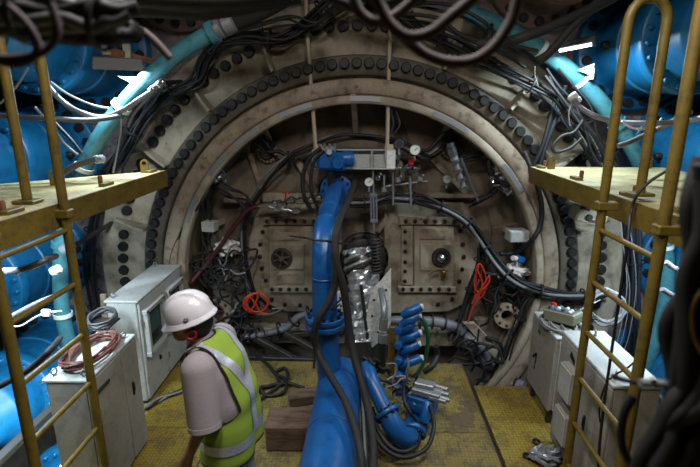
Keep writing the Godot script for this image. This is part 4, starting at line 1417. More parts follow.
	for k in 4:
		rod(st, ac + v(-0.12 + 0.05 * k, 0.1, 0.02), ac + v(-0.13 + 0.055 * k, 0.18, 0.04), 0.014, 8)
	obj("cable_glands", st, M.galvanised, t)
	st = B()
	rod(st, ac + v(-0.01, -0.09, 0), v(ac.x - 0.01, 1.9, -5.1), 0.04, 12)
	obj("stem", st, M.dark_steel, t)
	# turnbuckle and spring in front of the conveyor mouth
	t = thing("spring_hanger", "turnbuckle with dark coil spring hanging in front of the conveyor", "spring")
	st = B()
	rod(st, v(0.115,2.135,-5.1), v(0.135,1.421,-5.1), 0.012, 8)
	obj("tie_rod", st, M.galvanised, t)
	st = B()
	for dx in [-0.03, 0.03]:
		rod(st, v(0.125,1.829,-5.1) + v(dx, 0, 0), v(0.133,1.559,-5.1) + v(dx, 0, 0), 0.011, 8)
	box(st, v(0.124,1.84,-5.1), v(0.085, 0.04, 0.03), 0.006)
	box(st, v(0.134,1.547,-5.1), v(0.085, 0.04, 0.03), 0.006)
	obj("turnbuckle", st, M.galvanised, t)
	st = B()
	var sp := []
	var sa := v(0.154,1.346,-5.12)
	var sb := v(0.171,0.917,-5.12)
	for k in 11 * 12 + 1:
		var c := sa.lerp(sb, k / 132.0)
		sp.append(c + v(cos(TAU * k / 12) * 0.055, 0, sin(TAU * k / 12) * 0.055))
	tube(st, sp, 0.0125, 6)
	obj("coil", st, M.dark_steel, t)
	# gauges
	for q in [[v(0.561,2.329,-5.1), 0.058, "large white pressure gauge right of the hanger rod", M.gauge_face], [v(0.393,2.388,-5.15), 0.048, "pressure gauge with blue face beside the hanger rod", M.cable_blue], [v(0.072,1.998,-5), 0.05, "white pressure gauge above the turnbuckle", M.gauge_face], [v(0.954,1.991,-5.3), 0.05, "dim pressure gauge beside the slanting chrome cylinder", M.cabinet]]:
		gauge(q[0], q[1], q[2], q[3])
	# slanting chrome cylinder with its rod
	t = thing("hydraulic_cylinder", "slanting chrome hydraulic cylinder on the pendant's side of the bulkhead", "cylinder")
	st = B()
	tube(st, [v(0.924,2.358,-5), v(0.955,2.275,-5)], 0.05, 14)
	tube(st, [v(0.911,2.41,-5), v(0.924,2.363,-5)], 0.04, 14)
	obj("head", st, M.chrome, t)
	st = B()
	tube(st, [v(0.955,2.275,-5), v(1.01,2.129,-5), v(1.097,1.916,-5)], [0.042, 0.036, 0.03], 14)
	obj("barrel", st, M.galvanised, t)
	st = B()
	tube(st, [v(1.026,2.259,-4.96), v(1.233,1.805,-4.96)], 0.014, 8)
	obj("side_tube", st, M.chrome, t)
	for q in [v(0.966,2.228,-4.96), v(1.002,2.134,-4.96), v(1.039,2.039,-4.96), v(1.076,1.955,-4.96)]:
		st = B()
		lathe(st, [V2(0.05, -0.012), V2(0.05, 0.012), V2(0.036, 0.014)], along(q, v(0.3, -1, 0)), 12)
		obj("band", st, M.chrome, t)
	# test valves and small pipes right of the trough
	t = thing("valve_cluster", "cluster of small needle valves and tubes below the large gauge", "valves")
	for q in [[v(0.516,2.217,-5.15), v(0.523,2.022,-5.15), v(0.544,1.709,-5.15)], [v(0.335,2.087,-5.15), v(0.344,1.72,-5.15)], [v(0.359,2.124,-5.2), v(0.634,2.125,-5.2)], [v(0.287,1.924,-5.2), v(0.727,1.982,-5.2)], [v(0.39,2.234,-5.2), v(0.393,2.102,-5.2)], [v(0.235,2.06,-5.1), v(0.239,1.874,-5.1)]]:
		st = B()
		tube(st, q, 0.013, 8)
		obj("tube", st, M.galvanised, t)
	for q in [[v(0.515,2.104,-5.1), M.cable_blue], [v(0.523,2.19,-5.1), M.red], [v(0.388,2.006,-5.1), M.galvanised], [v(0.632,2.011,-5.15), M.galvanised], [v(0.236,1.904,-5.05), M.galvanised], [v(0.382,2.254,-5.1), M.chrome], [v(0.45,2.126,-5.1), M.chrome], [v(0.58,2.105,-5.1), M.chrome], [v(0.169,2.034,-5.05), M.chrome]]:
		st = B()
		box(st, q[0], v(0.055, 0.055, 0.06), 0.012)
		rod(st, q[0], q[0] + v(0.03, 0.05, 0.04), 0.012, 8)
		obj("valve", st, q[1], t)
	# test valves on the left ledge
	t = thing("valve_row", "row of chrome ball valves with red handle above the square hatch", "valves")
	for q in [[v(-1.202,1.68,-5.25), v(-1.074,1.704,-5.25), v(-0.912,1.74,-5.25)], [v(-1.065,1.679,-5.2), v(-0.703,1.623,-5.2)], [v(-0.889,1.74,-5.25), v(-0.501,1.765,-5.25)]]:
		st = B()
		tube(st, q, 0.022, 10)
		obj("tube", st, M.chrome, t)
	for q in [v(-0.996,1.714,-5.2), v(-0.894,1.703,-5.2), v(-0.801,1.761,-5.2), v(-0.7,1.75,-5.2), v(-0.587,1.762,-5.2), v(-0.496,1.785,-5.2), v(-0.748,1.635,-5.2), v(-0.953,1.657,-5.2)]:
		st = B()
		lathe(st, [V2(0.034, -0.04), V2(0.034, 0.04), V2(0.02, 0.045)], along(q, v(1, 0.1, 0.1)), 6)
		rod(st, q, q + v(0, 0.04, 0.03), 0.016, 8)
		obj("valve", st, M.chrome, t)
	st = B()
	tube(st, [v(-0.892,1.849,-5.15), v(-0.847,1.86,-5.15), v(-0.803,1.838,-5.15)], 0.009, 8)
	tube(st, [v(-0.847,1.86,-5.15), v(-0.861,1.759,-5.15)], 0.009, 8)
	obj("red_handle", st, M.red, t)

func gauge(at: Vector3, r: float, label: String, face: Material) -> void:
	var t := thing("pressure_gauge", label, "gauge", at, "pressure gauges on the bulkhead")
	var st := B()
	lathe(st, [V2(0, -0.04), V2(r * 0.96, -0.04), V2(r, -0.03), V2(r, 0.004), V2(r * 0.9, 0.008), V2(r * 0.88, 0)], Transform3D(Basis(Vector3.RIGHT, -0.1), Vector3.ZERO), 24)
	obj("case", st, M.galvanised, t)
	st = B()
	disc(st, r * 0.88, -0.01, 0.001, Transform3D(Basis(Vector3.RIGHT, -0.1), Vector3.ZERO), 24)
	var f := obj("dial", st, face, t)
	st = B()
	box(st, Vector3(r * 0.2, r * 0.15, 0.004), Vector3(r * 0.75, 0.006, 0.003), 0, Basis(Vector3.BACK, 0.7))
	obj("needle", st, M.black_paint, f)
	st = B()
	rod(st, Vector3(0, -r, -0.02), Vector3(0, -r - 0.06, -0.02), 0.012, 8)
	rod(st, Vector3(0, -r - 0.05, -0.02), Vector3(0.01, -r - 0.06, -0.3), 0.012, 8)
	obj("stem", st, M.galvanised, t)

# ---------------------------------------------------------------- the worker
# bones are [from, to, radius, radius]; the field is their smooth union
func cap_dist(p: Vector3, b: Array) -> float:
	var a: Vector3 = b[0]
	var d: Vector3 = b[1] - a
	var t := clampf((p - a).dot(d) / maxf(d.length_squared(), 1e-9), 0.0, 1.0)
	return p.distance_to(a + d * t) - lerpf(b[2], b[3], t)

# the skin of the bones blown up by grow, as [points, normals], three for each triangle
func nets(bones: Array, grow: float, cell: float, k: float) -> Array:
	var lo := Vector3.ONE * 1e9
	var hi := -lo
	for b in bones:
		var r := maxf(b[2], b[3]) + grow + cell * 3
		for e in 2:
			lo = lo.min(b[e] - Vector3.ONE * r)
			hi = hi.max(b[e] + Vector3.ONE * r)
	var n := Vector3i(((hi - lo) / cell).ceil()) + Vector3i.ONE
	var F := PackedFloat32Array()
	F.resize(n.x * n.y * n.z)
	F.fill(1.0)
	for b in bones:
		var r := maxf(b[2], b[3]) + grow + k + cell * 2
		var i0 := Vector3i(((b[0].min(b[1]) - Vector3.ONE * r - lo) / cell).floor()).max(Vector3i.ZERO)
		var i1 := Vector3i(((b[0].max(b[1]) + Vector3.ONE * r - lo) / cell).ceil()).min(n - Vector3i.ONE)
		for z in range(i0.z, i1.z + 1):
			for y in range(i0.y, i1.y + 1):
				var base := (z * n.y + y) * n.x
				for x in range(i0.x, i1.x + 1):
					var d := cap_dist(lo + Vector3(x, y, z) * cell, b) - grow
					var f := F[base + x]
					var h := maxf(k - absf(f - d), 0.0) / k
					F[base + x] = minf(f, d) - h * h * k * 0.25
	var vid := {}
	var P := []
	var N := []
	var sx := 1
	var sy := n.x
	var sz := n.x * n.y
	var off := [0, sx, sy, sx + sy, sz, sx + sz, sy + sz, sx + sy + sz]
	for z in n.z - 1:
		for y in n.y - 1:
			for x in n.x - 1:
				var o := z * sz + y * sy + x
				var m := 0
				for c in 8:
					if F[o + off[c]] < 0.0:
						m += 1
				if m == 0 or m == 8:
					continue
				var s := Vector3.ZERO
				var cnt := 0
				for c in 8:
					for ax in 3:
						if c & (1 << ax):
							continue
						var c2 := c | (1 << ax)
						var f0 := F[o + off[c]]
						var f1 := F[o + off[c2]]
						if (f0 < 0.0) != (f1 < 0.0):
							var t := f0 / (f0 - f1)
							var q := Vector3(c & 1, (c >> 1) & 1, (c >> 2) & 1)
							q[ax] += t
							s += q
							cnt += 1
				s /= cnt
				vid[o] = P.size()
				P.append(lo + (Vector3(x, y, z) + s) * cell)
				var g := Vector3(F[o + 1] + F[o + 3] + F[o + off[5]] + F[o + off[7]] if false else 0.0, 0, 0)
				for c in 8:
					var fv := F[o + off[c]]
					g += Vector3(fv if c & 1 else -fv, fv if c & 2 else -fv, fv if c & 4 else -fv)
				N.append(g.normalized())
	var tp := PackedVector3Array()
	var tn := PackedVector3Array()
	var st3 := [sx, sy, sz]
	for o in vid:
		for ax in 3:
			var a: int = st3[(ax + 1) % 3]
			var b: int = st3[(ax + 2) % 3]
			if (F[o] < 0.0) == (F[o + st3[ax]] < 0.0):
				continue
			if not (vid.has(o - a) and vid.has(o - b) and vid.has(o - a - b)):
				continue
			var ix := [vid[o], vid[o - a], vid[o - a - b], vid[o - b]]
			for q in [[0, 1, 2], [0, 2, 3]]:
				for e in q:
					tp.append(P[ix[e]])
					tn.append(N[ix[e]])
	return [tp, tn]

# keeps what lies where g is positive, cut cleanly along g = 0
func cut(mesh: Array, g: Callable) -> Array:
	var tp := PackedVector3Array()
	var tn := PackedVector3Array()
	for i in mesh[0].size() / 3:
		var poly := []
		for e in 3:
			var p: Vector3 = mesh[0][i * 3 + e]
			poly.append([p, mesh[1][i * 3 + e], g.call(p)])
		var out := []
		for e in 3:
			var a: Array = poly[e]
			var b: Array = poly[(e + 1) % 3]
			if a[2] >= 0.0:
				out.append(a)
			if (a[2] >= 0.0) != (b[2] >= 0.0):
				var t: float = a[2] / (a[2] - b[2])
				out.append([a[0].lerp(b[0], t), a[1].lerp(b[1], t), 0.0])
		for e in range(1, out.size() - 1):
			for q in [0, e, e + 1]:
				tp.append(out[q][0])
				tn.append(out[q][1])
	return [tp, tn]

func add_skin(st: SurfaceTool, mesh: Array) -> void:
	for i in mesh[0].size() / 3:
		tri3(st, mesh[0][i * 3], mesh[0][i * 3 + 1], mesh[0][i * 3 + 2], mesh[1][i * 3], mesh[1][i * 3 + 1], mesh[1][i * 3 + 2])

func skin_obj(called: String, mesh: Array, m: Material, parent: Node3D) -> MeshInstance3D:
	var st := B()
	add_skin(st, mesh)
	return obj(called, st, m, parent)

func hand_bones(wrist: Vector3, dir: Vector3, palm_n: Vector3, thumb: Vector3) -> Array:
	var b := []
	var d := dir.normalized()
	var k0 := wrist + d * 0.085
	for i in 4:
		var o := (1.5 - i) * 0.02
		var kn: Vector3 = k0 + thumb * o + d * [0.0, 0.006, 0.002, -0.008][i]
		b.append([wrist + thumb * o * 0.6, kn, 0.017, 0.0125])
		var l: float = [0.072, 0.08, 0.074, 0.058][i]
		var p1: Vector3 = kn + (d * 0.95 + palm_n * 0.3).normalized() * l * 0.5
		var p2: Vector3 = p1 + (d * 0.75 + palm_n * 0.65).normalized() * l * 0.3
		var p3: Vector3 = p2 + (d * 0.5 + palm_n * 0.85).normalized() * l * 0.25
		b.append([kn, p1, 0.0105, 0.0095])
		b.append([p1, p2, 0.0095, 0.0085])
		b.append([p2, p3, 0.0085, 0.0075])
	var t0 := wrist + d * 0.025 + thumb * 0.02
	var t1 := t0 + (d * 0.6 + thumb * 0.7 + palm_n * 0.3).normalized() * 0.042
	var t2 := t1 + (d * 0.85 + thumb * 0.25 + palm_n * 0.4).normalized() * 0.05
	b.append([t0, t1, 0.0155, 0.012])
	b.append([t1, t2, 0.012, 0.009])
	return b

func worker() -> void:
	var t := thing("person", "worker in white hard hat and lime reflective vest, back half turned", "person", v(-0.79, 0, -2.42), "", deg_to_rad(84))
	# joints: the worker faces local -z, the left hand is at -x
	var sl := v(-0.185, 1.385, -0.07)
	var sr := v(0.185, 1.385, -0.09)
	var el := v(-0.245, 1.115, -0.03)
	var er := v(0.235, 1.12, -0.07)
	var wl := v(-0.255, 0.885, -0.14)
	var wr := v(0.2, 0.91, -0.2)
	var neck := v(0, 1.43, -0.12)
	var skull := v(0, 1.58, -0.18)
	var torso := [
		[v(-0.085, 0.96, 0.02), v(-0.07, 1.12, 0.02), 0.115, 0.105], [v(0.085, 0.96, 0.02), v(0.07, 1.12, 0.02), 0.115, 0.105],
		[v(-0.07, 1.12, 0.02), v(-0.08, 1.29, -0.045), 0.108, 0.118], [v(0.07, 1.12, 0.02), v(0.08, 1.29, -0.045), 0.108, 0.118],
		[v(-0.13, 1.375, -0.075), v(0.13, 1.375, -0.085), 0.075, 0.075], [v(0, 1.3, -0.03), v(0, 1.41, -0.1), 0.11, 0.075],
	]
	var up_arms := [[sl, el, 0.068, 0.05], [sr, er, 0.068, 0.05]]
	var fore := [[el, wl, 0.046, 0.03], [er, wr, 0.046, 0.03]]
	var legs := []
	for s in [-1, 1]:
		legs.append([v(0.09 * s, 0.92, 0.02), v(0.1 * s, 0.5, 0.0), 0.105, 0.07])
		legs.append([v(0.1 * s, 0.5, 0.0), v(0.105 * s, 0.33, 0.035), 0.068, 0.066])
		legs.append([v(0.105 * s, 0.33, 0.035), v(0.11 * s, 0.1, 0.045), 0.064, 0.043])
	var feet := []
	for s in [-1, 1]:
		feet.append([v(0.11 * s, 0.06, 0.06), v(0.125 * s, 0.045, -0.1), 0.05, 0.042])
		feet.append([v(0.125 * s, 0.045, -0.1), v(0.13 * s, 0.036, -0.15), 0.042, 0.034])
		feet.append([v(0.11 * s, 0.09, 0.05), v(0.11 * s, 0.17, 0.045), 0.052, 0.052])
	var neck_b := [[v(0, 1.39, -0.1), skull + v(0, -0.06, 0.03), 0.066, 0.06]]
	var head := [
		[skull + v(0, 0.03, 0.03), skull + v(0, 0.025, -0.035), 0.088, 0.08], [skull + v(0, -0.02, -0.02), skull + v(0, -0.085, -0.062), 0.072, 0.042],
		[skull + v(0, -0.01, -0.1), skull + v(0, -0.04, -0.118), 0.009, 0.014], [skull + v(-0.03, 0.005, -0.094), skull + v(0.03, 0.005, -0.094), 0.012, 0.012],
		[skull + v(-0.02, -0.072, -0.1), skull + v(0.02, -0.072, -0.1), 0.009, 0.009], [skull + v(0, -0.1, -0.092), skull + v(0, -0.104, -0.088), 0.02, 0.02],
		[skull + v(-0.082, 0.0, 0.0), skull + v(-0.084, -0.035, -0.004), 0.018, 0.012], [skull + v(0.082, 0.0, 0.0), skull + v(0.084, -0.035, -0.004), 0.018, 0.012],
	]
	var st := B()
	add_skin(st, nets(torso + up_arms + fore + legs + neck_b + feet, -0.004, 0.016, 0.04))
	add_skin(st, nets(head + [[skull + v(0, -0.03, 0.01), v(0, 1.44, -0.12), 0.062, 0.058]], 0.0, 0.006, 0.022))
	add_skin(st, nets(hand_bones(wl, v(0.0, -1, -0.35), v(1, 0, 0), v(0, -0.3, -1).normalized()) + [[wl - (wl - el).normalized() * 0.05, wl, 0.031, 0.027]], 0.0, 0.0045, 0.008))
	add_skin(st, nets(hand_bones(wr, v(-0.1, -1, -0.4), v(-1, 0, 0), v(0, -0.3, -1).normalized()) + [[wr - (wr - er).normalized() * 0.05, wr, 0.031, 0.027]], 0.0, 0.0045, 0.008))
	obj("body", st, M.skin, t)
	for s in [-1, 1]:
		st = B()
		lathe(st, [V2(0.012, 0), V2(0.01, 0.006), V2(0, 0.008)], along(skull + v(0.031 * s, -0.012, -0.096), v(0.1 * s, 0, -1)), 12)
		obj("eye", st, M.gauge_face, t)
	# hair shows under the helmet at the back and sides
	var hm := cut(nets(head.slice(0, 1) + [[skull + v(0, -0.02, 0.04), skull + v(0, -0.05, 0.035), 0.075, 0.062]], 0.007, 0.008, 0.02), func(p: Vector3) -> float: return minf(p.z - skull.z + 0.02 + (p.y - skull.y) * 0.3, p.y - skull.y + 0.085))
	skin_obj("hair", hm, M.hair, t)
	# polo shirt with sleeves to the elbow
	var sleeve_end := 1.13
	var shirt := nets(torso + [[sl, sl.lerp(el, 1.3), 0.08, 0.074], [sr, sr.lerp(er, 1.3), 0.08, 0.074], [v(0, 1.38, -0.09), v(0, 1.435, -0.125), 0.075, 0.068]], 0.012, 0.014, 0.035)
	shirt = cut(shirt, func(p: Vector3) -> float:
		var g := minf(p.y - 0.93, 0.075 - (p - neck).dot(v(0, 0.85, -0.5)) - 0.03)
		for a in [[sl, el], [sr, er]]:
			var d: Vector3 = (a[1] - a[0])
			var s: float = (p - a[0]).dot(d) / d.length_squared()
			if absf(p.x) > 0.19 and s > 0.5:
				g = minf(g, (sleeve_end - s) * d.length())
		return g)
	skin_obj("shirt", shirt, M.shirt, t)
	for a in [[sl, el], [sr, er]]:
		st = B()
		lathe(st, [V2(0.082, -0.014), V2(0.09, -0.014), V2(0.09, 0.012), V2(0.082, 0.012)], along(a[0].lerp(a[1], sleeve_end - 0.03), a[1] - a[0]), 24)
		obj("sleeve_hem", st, M.shirt, t)
	st = B()
	lathe(st, [V2(0.098, -0.025), V2(0.092, 0.01), V2(0.084, 0.034), V2(0.08, 0.03), V2(0.078, -0.02)], along(neck + v(0, 0.0, -0.004), v(0, 0.86, -0.45)), 28)
	obj("collar", st, M.shirt, t)
	# trousers
	var tr := cut(nets(legs + torso.slice(0, 2), 0.02, 0.018, 0.04), func(p: Vector3) -> float: return minf(1.0 - p.y, p.y - 0.1))
	skin_obj("trousers", tr, M.trousers, t)
	var shoe := cut(nets(feet, 0.012, 0.01, 0.02), func(p: Vector3) -> float: return p.y - 0.012)
	skin_obj("boots", shoe, M.shoe, t)
	for s in [-1, 1]:
		st = B()
		var sole := []
		for k in 20:
			var a := TAU * k / 20
			sole.append(V2(0.12 * s + sin(a) * 0.055, -0.04 + cos(a) * 0.165))
		prism(st, sole, 0.0, 0.022, Transform3D(Basis(Vector3(1, 0, 0), Vector3(0, 0, 1), Vector3(0, 1, 0)), Vector3.ZERO))
		obj("boot_sole", st, M.boot_sole, t)
	# vest
	var vb := torso + [[v(-0.12, 1.38, -0.08), v(0.12, 1.38, -0.085), 0.078, 0.078]]
	var edge := func(p: Vector3) -> float:
		var ax := absf(p.x)
		var zc := lerpf(0.02, -0.08, clampf((p.y - 1.1) / 0.28, 0, 1))
		var hole: float = 0.138 + maxf(0.0, 1.12 - p.y) * 1.6 + 0.012 * absf(p.z - zc) / 0.1 - ax
		if p.y < 1.02:
			hole = 1.0
		var nk: float = Vector2(p.x, (p.z - neck.z) * 0.9 + (p.y - neck.y) * 0.5).length() - 0.094
		if p.y < 1.36:
			nk = 1.0
		var g := minf(hole, nk)
		if p.z < -0.09:
			g = minf(g, ax - (p.y - 1.16) * 0.36)
		return minf(g, p.y - 0.8)
	var skirt := [[v(-0.09, 0.82, 0.02), v(-0.085, 0.98, 0.02), 0.13, 0.116], [v(0.09, 0.82, 0.02), v(0.085, 0.98, 0.02), 0.13, 0.116]]
	var raw := nets(vb + skirt, 0.026, 0.011, 0.035)
	var upper := cut(cut(raw, edge), func(p: Vector3) -> float: return p.y - 1.02)
	var lower := cut(raw, func(p: Vector3) -> float: return minf(1.02 - p.y, p.y - 0.79))
	var vm := [upper[0] + lower[0], upper[1] + lower[1]]
	var vest := skin_obj("vest", vm, M.vest, t)
	var grown := func(mesh: Array, d: float) -> Array:
		var tp := PackedVector3Array()
		for i in mesh[0].size():
			tp.append(mesh[0][i] + mesh[1][i] * d)
		return [tp, mesh[1]]
	var trim: Array = cut(grown.call(upper, 0.003), func(p: Vector3) -> float: return 0.0085 - edge.call(p))
	skin_obj("trim", trim, M.vest_trim, vest)
	trim = cut(grown.call(lower, 0.003), func(p: Vector3) -> float: return 0.804 - p.y)
	skin_obj("trim", trim, M.vest_trim, vest)
	# reflective tape: over both shoulders into a v on the back, and round the waist
	var tape := func(p: Vector3) -> float:
		var w := 0.031
		if p.z > lerpf(0.02, -0.07, clampf((p.y - 1.08) / 0.3, 0, 1)):
			var x: float = maxf(0.0, (p.y - 1.17) * 0.44)
			return w - absf(absf(p.x) - x) * 0.93
		return w - absf(absf(p.x) - 0.112)
	var tm: Array = cut(grown.call(vm, 0.004), func(p: Vector3) -> float: return minf(tape.call(p), minf(edge.call(p) - 0.009, p.y - 0.925)))
	skin_obj("reflective_tape", tm, M.reflective, vest)
	tm = cut(grown.call(lower, 0.0045), func(p: Vector3) -> float: return 0.03 - absf(p.y - 0.915))
	skin_obj("reflective_tape", tm, M.reflective, vest)
	hard_hat(t, skull)

func hard_hat(t: Node3D, skull: Vector3) -> void:
	var bas := Basis(Vector3.RIGHT, -0.3) * Basis(Vector3.BACK, 0.05)
	var o := skull + v(0, 0.028, 0.0)
	var st := B()
	var nu := 48
	var nv := 16
	var S := func(i: int, j: int) -> Vector3:
		var a := TAU * (i % nu) / nu
		var e := PI / 2 * j / nv
		var ce := pow(cos(e), 0.8)
		var x := sin(a) * 0.118 * ce
		var z := -cos(a) * 0.142 * ce
		var y := 0.142 * pow(sin(e), 0.95)
		# raised ridge from brow to nape, flanked by two shallow steps
		var q := absf(x)
		var r := (1.0 - smoothstep(0.026, 0.036, q)) * 0.013 * smoothstep(0.15, 0.6, sin(e))
		var d := Vector3(x / 0.118, y / 0.142, z / 0.142).normalized()
		return Vector3(x, y, z) + d * r
	for j in nv:
		for i in nu:
			var p := [S.call(i, j), S.call(i + 1, j), S.call(i + 1, j + 1), S.call(i, j + 1)]
			var ns := []
			for k in 4:
				var ii: int = i + (1 if k in [1, 2] else 0)
				var jj: int = j + (1 if k >= 2 else 0)
				var du: Vector3 = S.call(ii + 1, jj) - S.call(ii + nu - 1, jj)
				var dv: Vector3 = S.call(ii, mini(jj + 1, nv)) - S.call(ii, maxi(jj - 1, 0))
				var nn := du.cross(dv)
				if nn.length() < 1e-7:
					nn = Vector3.UP
				nn = nn.normalized()
				if nn.dot(p[k]) < 0:
					nn = -nn
				ns.append(bas * nn)
			for k in 4:
				p[k] = o + bas * p[k]
			tri3(st, p[0], p[1], p[2], ns[0], ns[1], ns[2])
			tri3(st, p[0], p[2], p[3], ns[0], ns[2], ns[3])
	var h := obj("hard_hat", st, M.helmet, t)
	h.set_meta("label", "white hard hat with ridge and short peak")
	# brim: a rolled lip all round, drawn out into a peak in front
	st = B()
	var rings := []
	for i in nu:
		var a := TAU * i / nu
		var pk := pow(maxf(0.0, cos(a)), 2.0)
		var c := Vector3(sin(a), 0, -cos(a))
		var inn := Vector3(c.x * 0.115, 0.012, c.z * 0.139)
		var top := Vector3(c.x * 0.120, 0.008, c.z * 0.144)
		var out := Vector3(c.x * 0.131, -0.014 - 0.012 * pk, c.z * (0.154 + 0.04 * pk))
		var und := Vector3(c.x * 0.127, -0.02 - 0.012 * pk, c.z * (0.150 + 0.04 * pk))
		var back := Vector3(c.x * 0.112, -0.004, c.z * 0.135)
		rings.append([inn, top, out, und, back])
	for i in nu:
		for k in 4:
			var p0: Vector3 = rings[i][k]
			var p1: Vector3 = rings[(i + 1) % nu][k]
			var p2: Vector3 = rings[(i + 1) % nu][k + 1]
			var p3: Vector3 = rings[i][k + 1]
			var n := (p1 - p0).cross(p3 - p0).normalized()
			var outw := Vector3(p0.x, 0.03 if k < 2 else -0.2, p0.z)
			if k == 3:
				outw = Vector3(0, -1, 0)
			if n.dot(outw) < 0:
				n = -n
			quad(st, o + bas * p0, o + bas * p1, o + bas * p2, o + bas * p3, bas * n)
	obj("brim", st, M.helmet, h)
	# small dark emblem on the side
	st = B()
	var e := Transform3D(bas * Basis(Vector3.UP, -1.3), o + bas * v(-0.1165, 0.028, 0.04))
	prism(st, [V2(-0.011, -0.008), V2(0.011, -0.008), V2(0.011, 0.008), V2(-0.011, 0.008)], -0.003, 0.002, e)
	obj("emblem", st, M.logo_blue, h)
	st = B()
	for k in 3:
		prism(st, [V2(-0.008 + 0.006 * k, -0.005), V2(-0.0055 + 0.006 * k, -0.005), V2(-0.0055 + 0.006 * k, 0.005), V2(-0.008 + 0.006 * k, 0.005)], 0.002, 0.003, e)
	obj("emblem_strokes", st, M.white_paint, h)
	# red ring hanging over the ear
	st = B()
	tube(st, circle_pts(skull + v(-0.1, -0.035, 0.045), v(-1, 0, 0.3), 0.026, 20), 0.0062, 8, true)
	obj("red_ear_ring", st, M.red, h)

# ---------------------------------------------------------------- hoses and cables
func fitting(t_label: String, pts: Array, r: float, m: Material, group := "") -> void:
	var t := thing("hose_coupling", t_label, "coupling", Vector3.ZERO, group)
	for k in pts.size() - 1:
		var st := B()
		var a: Vector3 = pts[k]
		var b: Vector3 = pts[k + 1]
		var x := along(a, b - a)
		var l := a.distance_to(b)
		lathe(st, [V2(0, 0), V2(r * 0.8, 0), V2(r, l * 0.15), V2(r, l * 0.85), V2(r * 0.8, l), V2(0, l)], x, 6 if k % 2 else 12)
		obj("nut" if k % 2 else "ferrule", st, m, t)

func tangle(label: String, c: Vector3, size: Vector3, n: int, r: float, sd: int, mats: Array, group := "") -> void:
	var t := thing("cable_tangle", label, "cables", Vector3.ZERO, group)
	var rng := RandomNumberGenerator.new()
	rng.seed = sd
	for k in n:
		var pts := []
		var p := c + Vector3(rng.randf_range(-1, 1) * size.x, rng.randf_range(-1, 1) * size.y, rng.randf_range(-1, 1) * size.z)
		var d := Vector3(rng.randf_range(-1, 1), rng.randf_range(-1, 1), rng.randf_range(-0.3, 0.3)).normalized()
		for i in 6:
			pts.append(p)
			d = (d + Vector3(rng.randf_range(-1, 1), rng.randf_range(-1, 1), rng.randf_range(-0.4, 0.4)) * 0.7 + (c - p) * 2.0).normalized()
			p += d * size.length() * 0.33
			p.z = clampf(p.z, c.z - size.z, c.z + size.z)
		var st := B()
		tube(st, smooth(pts, 4), r * rng.randf_range(0.7, 1.3), 6)
		obj("cable", st, mats[k % mats.size()], t)

